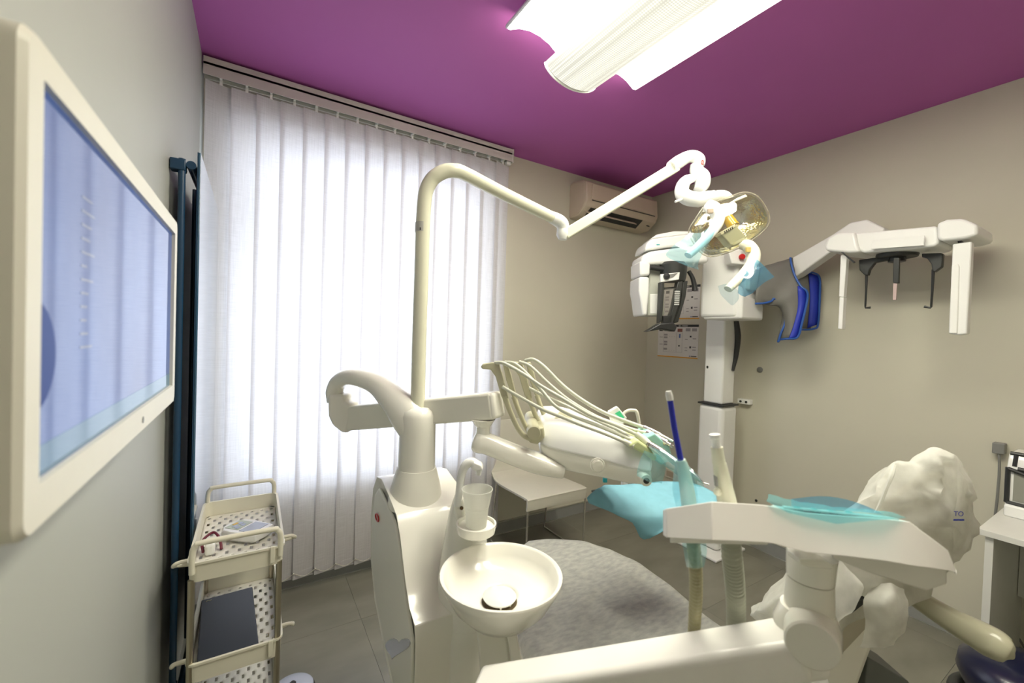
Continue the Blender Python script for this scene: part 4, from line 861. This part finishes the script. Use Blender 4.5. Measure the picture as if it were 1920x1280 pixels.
hoses = {
 'turbine': ([(985, 676), (1000, 674), (1020, 687), (1055, 722), (1092, 750), (1130, 772), (1167, 787), (1209, 802)], 1.37, 1.235),
 'motor': ([(974, 678), (995, 687), (1030, 720), (1067, 750), (1117, 780), (1160, 796), (1190, 806), (1214, 812)], 1.33, 1.20),
 'syringe': ([(928, 680), (945, 681), (980, 700), (1017, 725), (1055, 747), (1105, 777), (1155, 797), (1197, 816)], 1.225, 1.14),
 'scaler': ([(947, 679), (966, 682), (992, 705), (1020, 737), (1040, 760), (1070, 778), (1117, 796), (1167, 817), (1187, 826)], 1.26, 1.13),
 'curing': ([(942, 725), (980, 747), (1017, 767), (1055, 782), (1092, 797), (1130, 811), (1176, 830)], 1.22, 1.115),
 'spare': ([(988, 725), (1017, 740), (1055, 757), (1092, 775), (1130, 793), (1160, 806), (1184, 821)], 1.34, 1.14)}
lab = {'turbine': 'silver turbine coupling with grey hose, farthest in the instrument row', 'motor': 'silver micromotor with ribbed tip and grey hose, second from the far end',
 'syringe': 'long silver air-water syringe pointing down right past the blue film', 'scaler': 'grey scaler hose crossing over the others, ending beside the syringe', 'curing': 'nearest low grey hose lying along the instrument console edge', 'spare': 'middle grey hose starting lower on the far whip arm'}
for key, (px, Ra, Rb) in hoses.items():
    n = len(px); t = thing('dental_handpiece', lab[key], 'dental handpiece', P(*px[-1], Rb), 'hosed instruments on the dentist console')
    part('hose', MB().tube([P(u, v, r) for (u, v), r in zip(px, rods_r(Ra, Rb, n))], .0052 if key != 'turbine' else .006, 10, 6), HOSE, t)
    if key == 'turbine':
        part('body', MB().ftube([(1207, 801, 1.235), (1222, 808, 1.22), (1238, 815, 1.205)], [.0075, .0085, .0065], 14, 2), STEEL, t)
        part('tip', MB().ftube([(1238, 815, 1.205), (1250, 821, 1.195), (1262, 827, 1.185)], [.005, .004, .003], 10, 1), STEEL, t)
    elif key == 'motor':
        part('body', MB().ftube([(1213, 811, 1.20), (1222, 816, 1.19), (1250, 831, 1.165)], [.0105, .012, .0115], 16, 2), STEEL, t)
        part('grip_ring', MB().ftube([(1222, 816, 1.19), (1224, 817, 1.188)], .0125, 16, 1), GREYM, t)
        part('tip', MB().ftube([(1250, 831, 1.165), (1253, 832.5, 1.162), (1254, 833, 1.161), (1257, 834.5, 1.158), (1258, 835, 1.157), (1262, 836.5, 1.155)], [.007, .007, .0055, .0065, .005, .004], 12, 1), STEEL, t)
    elif key == 'syringe':
        part('collar', MB().ftube([(1194, 814, 1.14), (1206, 823, 1.125), (1216, 832, 1.11)], [.0085, .010, .0095], 14, 2), HOSE, t)
        part('body', MB().ftube([(1216, 832, 1.11), (1240, 847, 1.085), (1268, 867, 1.06)], [.0095, .0105, .0095], 16, 2), STEEL, t)
        part('band', MB().ftube([(1217, 833, 1.108), (1219, 834, 1.106)], .0105, 16, 1), BRASSY, t)
        part('nozzle', MB().ftube([(1268, 867, 1.06), (1295, 886, 1.035), (1312, 900, 1.02), (1319, 905, 1.015), (1329, 908, 1.01)], [.0085, .0065, .004, .0022, .0018], 12, 4), STEEL, t)
    else:
        u, v = px[-1]
        part('coupling', MB().ftube([(u-8, v-5, Rb+.006), (u+2, v+1, Rb), (u+14, v+7, Rb-.012)], [.006, .008, .007], 12, 2), HOSE, t)
part('instrument_rest', MB().fprism([(1178, 836), (1196, 824), (1216, 838), (1234, 856), (1228, 866), (1206, 850)], 1.10, .18), mat('lime_rubber', (.62, .68, .35), .5), ih, bevel=.006)
part('teal_rest', MB().fprism([(1208, 822), (1228, 812), (1256, 838), (1262, 862), (1240, 872), (1222, 858)], 1.16, .10), mat('teal_rubber', (.36, .68, .63), .4), ih, bevel=.004)
part('head_handle', MB().ftube([(1166, 800, 1.34), (1169, 778, 1.34), (1175, 771, 1.34), (1186, 769, 1.34), (1195, 775, 1.34), (1201, 815, 1.34)], .0055, 10, 5), IVORY, ih)
fw1 = fsheet([[(1206, 842, 1.085), (1222, 848, 1.075), (1238, 858, 1.08)], [(1200, 862, 1.075), (1222, 872, 1.06), (1248, 872, 1.075)], [(1196, 882, 1.075), (1222, 890, 1.055), (1246, 890, 1.07)], [(1194, 893, 1.085), (1222, 905, 1.06), (1240, 906, 1.075)]], 12, 12, .008, 11)
single('console_film', MB().sheet(fw1), FILMT, 'crinkled turquoise film wrapped round the front end of instrument console', 'plastic film')
fw2 = fsheet([[(1215, 838, 1.09), (1232, 842, 1.07), (1250, 846, 1.07)], [(1232, 860, 1.075), (1262, 864, 1.045), (1284, 868, 1.04)], [(1262, 884, 1.05), (1290, 890, 1.02), (1312, 894, 1.01)], [(1300, 908, 1.02), (1312, 912, 1.01), (1320, 912, 1.005)]], 12, 12, .003, 12)
single('syringe_film', MB().sheet(fw2), FILMT, 'turquoise film sleeve round the silver air-water syringe', 'plastic film')
gt = thing('display_unit', 'small tilted white device with green screen behind the hoses', 'display', P(1160, 785, 1.32))
part('case', MB().fprism([(1141, 772), (1158, 762), (1176, 783), (1166, 800), (1148, 795)], 1.32, .02), WHITE, gt, bevel=.003)
part('green_screen', MB().fprism([(1153, 775), (1162, 770), (1171, 783), (1166, 785)], 1.318, .004), GREEN, gt)
# tray under the head with the blue bib
it = thing('instrument_tray', 'dark grey metal tray below the instrument console under blue paper', 'tray', P(1220, 930, 1.35))
part('tray_plate', MB().prism([PZ(u, v, .902) for u, v in ((1108, 918), (1215, 950), (1330, 930), (1220, 902))], (0, 0, -.008)), DARK, it, bevel=.003)
tp = PZ(1170, 915, .90)
part('tray_support', MB().tube([tp+V((0, 0, -.002)), tp+V((.0, .0, .05)), tp+V((-.02, .0, .14))], .012, 14, 3), WHITE, it)
part('tray_tag', MB().fbox(1131, 896, 1139, 905, 1.34, .01), TEAL, it, bevel=.002)
bibp = [[(1134, 909, 1.37), (1180, 908, 1.42), (1240, 903, 1.46), (1300, 906, 1.46), (1348, 928, 1.40)],
        [(1118, 918, 1.32), (1170, 925, 1.35), (1235, 920, 1.40), (1300, 922, 1.40), (1346, 940, 1.36)],
        [(1102, 930, 1.28), (1160, 944, 1.29), (1225, 940, 1.33), (1290, 940, 1.33), (1335, 955, 1.30)],
        [(1102, 937, 1.27), (1150, 956, 1.265), (1210, 966, 1.275), (1275, 962, 1.28), (1315, 972, 1.27)],
        [(1104, 942, 1.27), (1150, 962, 1.26), (1186, 980, 1.262), (1208, 1011, 1.262), (1262, 985, 1.262)]]
BIBM = mat('blue_paper', (.20, .45, .55), .7, noise_amt=.1, scale=30, bump=.1)
single('blue_bib', MB().sheet(fsheet(bibp, 16, 16, .004, 2)), BIBM, 'creased light blue paper bib draped over tray, one corner hanging down', 'paper bib', solid=.0012)
# ================================================================== PATIENT CHAIR
pcx = thing('dental_chair', 'cream patient chair with raised backrest and curved armrest in foreground', 'dental chair', (1.1, .9, 0))
SZ = .50
so_ = [(985, 1013), (1050, 1009), (1100, 1016), (1160, 1036), (1220, 1067), (1280, 1112), (1340, 1166), (1400, 1222)]
edge = [PZ(u, v, SZ) for u, v in so_]
left = [PZ(985, 1228, SZ), PZ(945, 1165, SZ), PZ(930, 1100, SZ), PZ(938, 1050, SZ)]
near = [PZ(1330, 1330, SZ), PZ(1120, 1370, SZ)]
op = edge + near + left
op = crom(op + [op[0]], 4)[:-1]
cc = sum(op, V((0, 0, 0)))/len(op)
def sring(s, z): return [V((cc.x+(p.x-cc.x)*s, cc.y+(p.y-cc.y)*s, z)) for p in op]
part('seat', MB().loft([sring(.90, SZ-.10), sring(.97, SZ-.085), sring(.985, SZ-.03), sring(.96, SZ-.008), sring(.5, SZ-.002), sring(.01, SZ-.001)], cap=True), mat('seat_vinyl', (.50, .49, .40), .45), pcx, angle=60)
part('seat_frame', MB().loft([sring(.6, .30), sring(.8, .34), sring(.82, .40)], cap=True), UNITM, pcx, angle=60)
part('lift_column', MB().loft([[V((cc.x, cc.y, z)) + V((rx*math.cos(a), ry*math.sin(a), 0)) for a in [2*math.pi*i/24 for i in range(24)]] for z, rx, ry in ((0, .26, .34), (.05, .25, .33), (.08, .16, .2), (.31, .14, .18))]), UNITM, pcx)
# backrest slab leaning up to the right, real width along the view normal
bpoly = [(1450, 1150), (1520, 1075), (1600, 985), (1660, 915), (1720, 872), (1765, 868), (1785, 900), (1775, 960), (1720, 1050), (1650, 1130), (1570, 1215), (1500, 1240)]
BKM = mat('back_vinyl', (.52, .48, .38), .5)
part('backrest', MB().prism([P(u+8, v+14, 1.085) for u, v in bpoly], BD*.2-EZ*.06), BKM, pcx, bevel=.03, seg=4)
part('headrest_bar', MB().ftube([(1700, 960, 1.2), (1740, 910, 1.2), (1752, 905, 1.2)], .015, 12, 3), STEEL, pcx)
part('back_shell', MB().fprism([(1560, 1195), (1620, 1120), (1660, 1140), (1640, 1220), (1600, 1330), (1500, 1330), (1520, 1260)], 1.10, .18), UNITM, pcx, bevel=.02)
part('back_strap', MB().fprism([(1592, 1142), (1622, 1120), (1626, 1127), (1598, 1149)], 1.045, .03), BLACK, pcx)
part('back_bracket', MB().fprism([(1628, 1232), (1705, 1278), (1720, 1330), (1618, 1330)], 1.12, .10), mat('bracket_grey', (.13, .14, .13), .5), pcx, bevel=.004)
ar = [(1660, 1080, 1.20, .020, .030), (1700, 1108, 1.16, .024, .032), (1745, 1138, 1.12, .027, .034), (1790, 1165, 1.08, .030, .036), (1835, 1190, 1.04, .034, .038), (1866, 1208, 1.01, .035, .037), (1882, 1218, .995, .031, .034), (1892, 1224, .988, .023, .026), (1898, 1228, .984, .012, .014), (1900, 1229, .983, .003, .004)]
part('armrest', strap(MB(), ar), mat('armrest_sage', (.52, .51, .37), .28, coat=.2), pcx)
# non-woven covers
NWM = mat('nonwoven_grey', (.44, .44, .39), .8, noise_amt=.3, scale=28, bump=.35, col2=(.33, .33, .305), stretch=(1, 2.2, 1))
nt = NWM.node_tree; b = nt.nodes['Principled BSDF']
g = []
NR = 14
for i in range(NR+1):
    s = 1.008*(1-i/NR)+.002 if i else 1.012
    z = SZ - (.03 if i == 0 else .0) + .004
    r = []
    for p in op[::1]:
        q = V((cc.x+(p.x-cc.x)*s, cc.y+(p.y-cc.y)*s, z))
        w_ = noise.noise(q*5)*.010 + noise.noise(q*14)*.004 + abs(noise.noise(V((q.x*3+q.y*2.2, q.y*9-q.x*4, 1))))*.012
        r.append(q+V((0, 0, w_*(1 if i else .3)+.004)))
    g.append(r)
single('seat_cover', MB().loft(g, cap=False), NWM, 'grey fibrous non-woven sheet covering the patient chair seat', 'seat cover', angle=80)
# bag over the backrest: crumpled loft around the slab
bs = [  # (front/top-left edge px), (back edge px), R near, depth
 ((1402, 1148), (1470, 1180), 1.12, .22), ((1440, 1112), (1540, 1190), 1.07, .24), ((1520, 1030), (1610, 1150), 1.05, .25), ((1600, 942), (1690, 1120), 1.04, .25), ((1640, 902), (1760, 1065), 1.04, .25), ((1676, 871), (1800, 1000), 1.045, .24), ((1705, 868), (1810, 950), 1.05, .22), ((1735, 845), (1812, 905), 1.06, .2), ((1746, 838), (1800, 868), 1.08, .16), ((1760, 842), (1788, 856), 1.10, .10)]
rings = []
for (fu, fv), (bu, bv), R, d in bs:
    a, b_ = P(fu, fv, R+.03), P(bu, bv, R+.03); mid = P((fu+bu)/2, (fv+bv)/2, R)
    base = [a, P(fu*.75+bu*.25, fv*.75+bv*.25, R+.002), mid, P(fu*.25+bu*.75, fv*.25+bv*.75, R+.002), b_, b_+BD*(d*.35), b_+BD*(d*.75), P(fu*.2+bu*.8, fv*.2+bv*.8, R+.03)+BD*d, (a+b_)/2+BD*(d+.03), P(fu*.8+bu*.2, fv*.8+bv*.2, R+.03)+BD*d, a+BD*(d*.75), a+BD*(d*.35)]
    base = [p - EZ*(.22*max(0, (p-a).dot(BD))) for p in base]
    rings.append(base)
cols = [crom([rings[i][j] for i in range(len(rings))], 5) for j in range(12)]
rr2 = []
for i in range(len(cols[0])):
    ring = crom([cols[j][i] for j in range(12)] + [cols[0][i]], 4)[:-1]
    for p in ring:
        n_ = noise.noise_vector(p*6)*.018 + noise.noise_vector(p*15)*.012 + noise.noise_vector(p*34)*.004; ridge = (1-abs(noise.noise(V((p.x*9+p.z*7, p.y*6, p.z*13-p.x*5)))))**8*.020
        p += n_ + (-EN)*ridge
    rr2.append(ring)
hb = thing('backrest_cover', 'crumpled white non-woven bag pulled over the raised chair backrest', 'chair cover', P(1600, 1150, 1.15))
part('cover_bag', MB().loft(rr2), BAG, hb, angle=80)
part('cover_ridge', MB().ftube([(1677, 872, 1.06), (1672, 890, 1.035), (1662, 915, 1.03), (1650, 945, 1.03), (1640, 962, 1.03)], [.004, .005, .004, .004, .002], 6, 4), BAG, hb)
# rear hem flap hanging off the back of the bag, with the blue print
flap = fsheet([[(1795, 880, 1.02), (1812, 900, 1.06)], [(1790, 950, 1.015), (1814, 950, 1.05)], [(1788, 990, 1.02), (1818, 992, 1.05)], [(1786, 1035, 1.03), (1806, 1030, 1.05)]], 6, 12, .006, 4)
part('hem_flap', MB().sheet(flap), BAG, hb)
tl_ = P(1788, 967, 1.008)
text('blue_lettering', 'TO', tl_, EX, EZ, .017, BLUE, hb)
part('lettering_underline', MB().fbox(1788, 973, 1808, 976, 1.008, .0006), BLUE, hb)
lf = fsheet([[(1555, 1048, 1.02), (1575, 1052, 1.01), (1600, 1075, 1.02)], [(1556, 1090, 1.0), (1590, 1098, .99), (1618, 1100, 1.0)], [(1558, 1130, .99), (1585, 1140, .985), (1600, 1140, .99)], [(1556, 1162, .99), (1570, 1170, .99), (1578, 1160, .99)]], 10, 14, .012, 21)
single('cover_flap', MB().sheet(lf), BAG, 'loose white flap of chair cover just right of the console joint', 'chair cover', 'loose pieces of chair cover')
lf = fsheet([[(1640, 1088, 1.05), (1670, 1092, 1.02), (1695, 1105, 1.04)], [(1622, 1125, 1.03), (1665, 1130, .985), (1702, 1140, 1.02)], [(1625, 1165, 1.02), (1665, 1170, .99), (1698, 1175, 1.02)], [(1610, 1210, 1.03), (1650, 1212, 1.01), (1672, 1205, 1.03)]], 12, 16, .014, 23)
single('cover_flap', MB().sheet(lf), BAG, 'large loose white flap of chair cover left of the curved armrest', 'chair cover', 'loose pieces of chair cover')
lf = fsheet([[(1455, 1268, .97), (1500, 1258, .96), (1545, 1252, .97)], [(1462, 1300, .97), (1510, 1300, .96), (1560, 1300, .97)]], 10, 6, .008, 25)
single('cover_flap', MB().sheet(lf), BAG, 'white hem of chair cover showing below the console arm', 'chair cover', 'loose pieces of chair cover')

# ================================================================== ASSISTANT CONSOLE in the foreground
an = thing('assistant_console', 'cream assistant console with keypad on a jointed arm in the foreground', 'assistant console', P(1500, 1160, .66))
CX_ = EZ.cross(CD)*-1
CONM = mat('console_cream', (.89, .875, .83), .3)
cs2 = [  # (u, top v, bottom v, R front, depth)
 (1243, 956, 1003, .625, .070), (1250, 953, 1008, .615, .075), (1335, 940, 1013, .585, .090), (1431, 946, 1017, .590, .095), (1452, 950, 1020, .598, .095), (1512, 961, 1036, .604, .100), (1585, 967, 1043, .606, .105), (1660, 972, 1052, .606, .105), (1706, 978, 1060, .606, .10), (1750, 1011, 1066, .608, .09), (1778, 1032, 1070, .610, .08), (1793, 1070, 1074, .612, .07)]
rings = []
for u, a, b2_, R, d in cs2:
    f0, f1_ = P(u, a, R), P(u, b2_, R-.026*(b2_-a)/75); rings.append([f0, f1_, f1_+CD*(d+.02), f0+CD*d-EZ*(.40*d if u < 1440 else .30*d)])
part('console_body', MB().loft(rings), CONM, an, bevel=.004, seg=3, angle=25)
rings = []
for u, a, b2_, R, d in [(1256, 1006, 1018, .625, .05), (1340, 1010, 1020, .60, .06), (1440, 1015, 1022, .605, .07)]:
    f0, f1_ = P(u, a, R), P(u, b2_, R); rings.append([f0, f1_, f1_+CD*d, f0+CD*d])
part('holder_plate', MB().loft(rings), CONM, an, bevel=.002)
rings = []
for u, a, b2_, R, d in [(1560, 1040, 1046, .615, .07), (1640, 1050, 1078, .615, .08), (1738, 1060, 1108, .617, .075), (1776, 1068, 1096, .62, .065)]:
    f0, f1_ = P(u, a, R), P(u, b2_, R+.01); rings.append([f0, f1_, f1_+CD*d, f0+CD*d])
part('tray_underside', MB().loft(rings), CONM, an, bevel=.003)
def ontop(u, t):   # point on the console's top surface: u along, t 0..1 across
    for i in range(len(cs2)-1):
        if cs2[i][0] <= u <= cs2[i+1][0]:
            k = (u-cs2[i][0])/(cs2[i+1][0]-cs2[i][0]); a, b2_ = cs2[i], cs2[i+1]
            return P(u, a[1]+(b2_[1]-a[1])*k, a[3]+(b2_[3]-a[3])*k) + (CD-EZ*.30)*(t*(a[4]+(b2_[4]-a[4])*k))
kp = part('keypad', MB().prism([ontop(1470, .12), ontop(1690, .12), ontop(1690, .9), ontop(1470, .9)], (0, 0, .002)), mat('keypad_white', (.70, .74, .72), .3), an)
for i, (u, t) in enumerate([(1500, .35), (1500, .65), (1535, .3), (1535, .55), (1535, .8), (1570, .35), (1570, .65), (1605, .5)]):
    c = ontop(u, t); part('key', MB().lathe(c, [(.006, .0), (.006, .0035), (0, .004)], 14), mat('key_teal', (.05, .36, .36), .4), kp)
fk = fsheet([[(1436, 944, .590), (1462, 962, .588), (1548, 984, .588), (1620, 975, .590), (1690, 978, .598)]], 5, 1) if False else None
def lift(u, t, h): return ontop(u, t)+V((0, 0, h))
rows = [[lift(1436+(1700-1436)*i/14, .02, .006+.004*noise.noise(V((i*.7, 1, 0)))) for i in range(15)], [lift(1440+(1690-1440)*i/14, .45, .010+.005*noise.noise(V((i*.7, 2, 0)))) for i in range(15)], [lift(1440+(1680-1440)*i/14, 1.0, .016-.010*i/14+.004*noise.noise(V((i*.7, 3, 0)))) for i in range(15)]]
fold = [P(1478+(1660-1478)*i/14, 961+.86*i + 15*max(0, 1-abs(i-7)/7), .5935) for i in range(15)]
fa = MB().sheet([fold] + rows)
single('keypad_film', fa, film('keypad_blue_film', (.55, .88, .92), .22, .10, diff=(.35, .76, .82)), 'turquoise film laid over the assistant console keypad', 'plastic film')
back_f = [[lift(1490+(1690-1490)*i/10, .95, .004) for i in range(11)], [lift(1490+(1690-1490)*i/10, 1.05, .022*math.sin(math.pi*min(1, (i+2)/12))+.004) for i in range(11)]]
single('keypad_film', MB().sheet(back_f), FILMD, 'darker blue upright film edge behind the console keypad', 'plastic film')
# neck and jointed arm
nk = [(1520, 1040, .665), (1519, 1062, .665), (1518, 1075, .665), (1517, 1150, .665)]
part('neck_upper', MB().ftube([(1522, 1036, .66), (1520, 1060, .66), (1519, 1083, .66)], [.034, .033, .032], 32, 1), UNIT, an)
part('neck_lower', MB().ftube([(1519, 1085, .66), (1516, 1150, .66)], [.0315, .034], 32, 1), UNITM, an)
part('neck_lever', MB().fprism([(1500, 1048), (1545, 1050), (1566, 1062), (1560, 1068), (1520, 1064), (1500, 1058)], .625, .03), UNIT, an, bevel=.002)
part('joint_hub', MB().ftube([(1513, 1138, .66), (1512, 1165, .66), (1512, 1200, .655)], [.036, .045, .045], 30, 1), UNIT, an)
jc = P(1523, 1212, .603)
part('joint_drum', MB().lathe(jc, [(0, 0), (.032, 0), (.0345, .003), (.0345, .05), (0, .05)], 36, (CX_, EZ, CD)), UNITM, an)
aA, aB = (900, 1300, .78), (1500, 1213, .645)
part('arm', bar(MB(), aA, aB, .030, .031, .036, .036), CONM, an, bevel=.012, seg=4)
part('arm_fork', bar(MB(), (1440, 1226, .66), (1535, 1210, .64), .034, .034, .030, .030), CONM, an, bevel=.014, seg=4)

# ================================================================== SUCTION TUBES in the console
def corrugated(pts, r, rib, n=14, pitch=.0062):
    c = crom([P(*p) for p in pts], 40); L_ = 0; out = [c[0]]; rs = []
    samp = [c[0]]; acc = 0
    for a, b_ in zip(c, c[1:]):
        acc += (b_-a).length
        if acc > pitch/4: samp.append(b_); acc = 0
    prof_ = [r, r+rib, r+rib, r]
    return MB().tube(samp, [prof_[i % 4] for i in range(len(samp))], n, 1)
hg = thing('suction_tube', 'wide grey corrugated suction hose with cream handpiece in console', 'suction tube', P(1372, 1165, .66), 'suction tubes held by the assistant console')
part('hose', corrugated([(1369, 1000, .665), (1372, 1040, .675), (1378, 1100, .70), (1380, 1170, .74), (1378, 1260, .80)], .0138, .0018), mat('hose_ribbed_grey', (.40, .41, .33), .45), hg)
part('handpiece', MB().ftube([(1349, 868, .665), (1353, 890, .665), (1360, 925, .665), (1366, 960, .665), (1369, 1005, .665)], [.0098, .0115, .0135, .0150, .0145], 20, 3), mat('suction_cream', (.70, .69, .55), .35), hg)
part('valve_body', MB().ftube([(1344, 838, .665), (1348, 868, .665)], [.0088, .0100], 18, 1), MATS['suction_cream'], hg)
part('cannula', MB().ftube([(1340, 814, .665), (1340.8, 820, .665), (1341, 822, .665), (1344, 840, .665)], [.0082, .0084, .0066, .0070], 18, 1), WHITE, hg)
part('slide_valve', MB().fprism([(1341, 892), (1345, 894), (1347, 912), (1343, 912)], .651, .006), GREYM, hg)
part('valve_knob', MB().sph(P(1345, 922, .655), .006, 10), MATS['suction_cream'], hg)
hb2 = thing('saliva_ejector', 'narrow ribbed suction hose with blue saliva ejector straw in console', 'saliva ejector', P(1300, 1165, .66), 'suction tubes held by the assistant console')
part('hose', corrugated([(1297, 1000, .665), (1302, 1040, .675), (1305, 1100, .70), (1302, 1170, .74), (1296, 1260, .80)], .0092, .0015), mat('hose_ribbed_tan', (.40, .37, .22), .45), hb2)
part('handpiece', MB().ftube([(1276, 862, .665), (1281, 880, .665), (1290, 930, .665), (1297, 1005, .665)], [.0075, .0095, .0115, .0110], 18, 3), mat('pale_green_plastic', (.58, .70, .60), .35), hb2)
part('straw', MB().ftube([(1256, 748, .665), (1264, 800, .665), (1272, 840, .665), (1277, 866, .665)], .0046, 14, 3), mat('straw_blue', (.01, .02, .42), .3), hb2)
part('straw_tip', MB().ftube([(1253.5, 733, .665), (1254.5, 740, .665), (1256.5, 750, .665)], [.0044, .0055, .0052], 14, 1), WHITE, hb2)
fs1 = fsheet([[(1266, 860, .648), (1276, 862, .640), (1286, 864, .650)], [(1262, 890, .650), (1282, 895, .638), (1300, 892, .650)], [(1262, 920, .652), (1288, 925, .638), (1308, 922, .652)], [(1268, 952, .655), (1290, 955, .642), (1308, 955, .655)]], 8, 12, .003, 31)
single('ejector_sleeve', MB().sheet(fs1), FILMB, 'pale blue film sleeve round the ejector handpiece above the console', 'plastic film', 'ejector sleeve films')
fs2 = fsheet([[(1278, 1012, .655), (1300, 1014, .642), (1322, 1012, .655)], [(1282, 1035, .66), (1302, 1036, .648), (1326, 1034, .66)], [(1288, 1062, .668), (1306, 1065, .655), (1320, 1062, .67)]], 8, 10, .003, 33)
single('ejector_sleeve', MB().sheet(fs2), FILMT, 'turquoise film sleeve round the narrow hose just below the console', 'plastic film', 'ejector sleeve films')
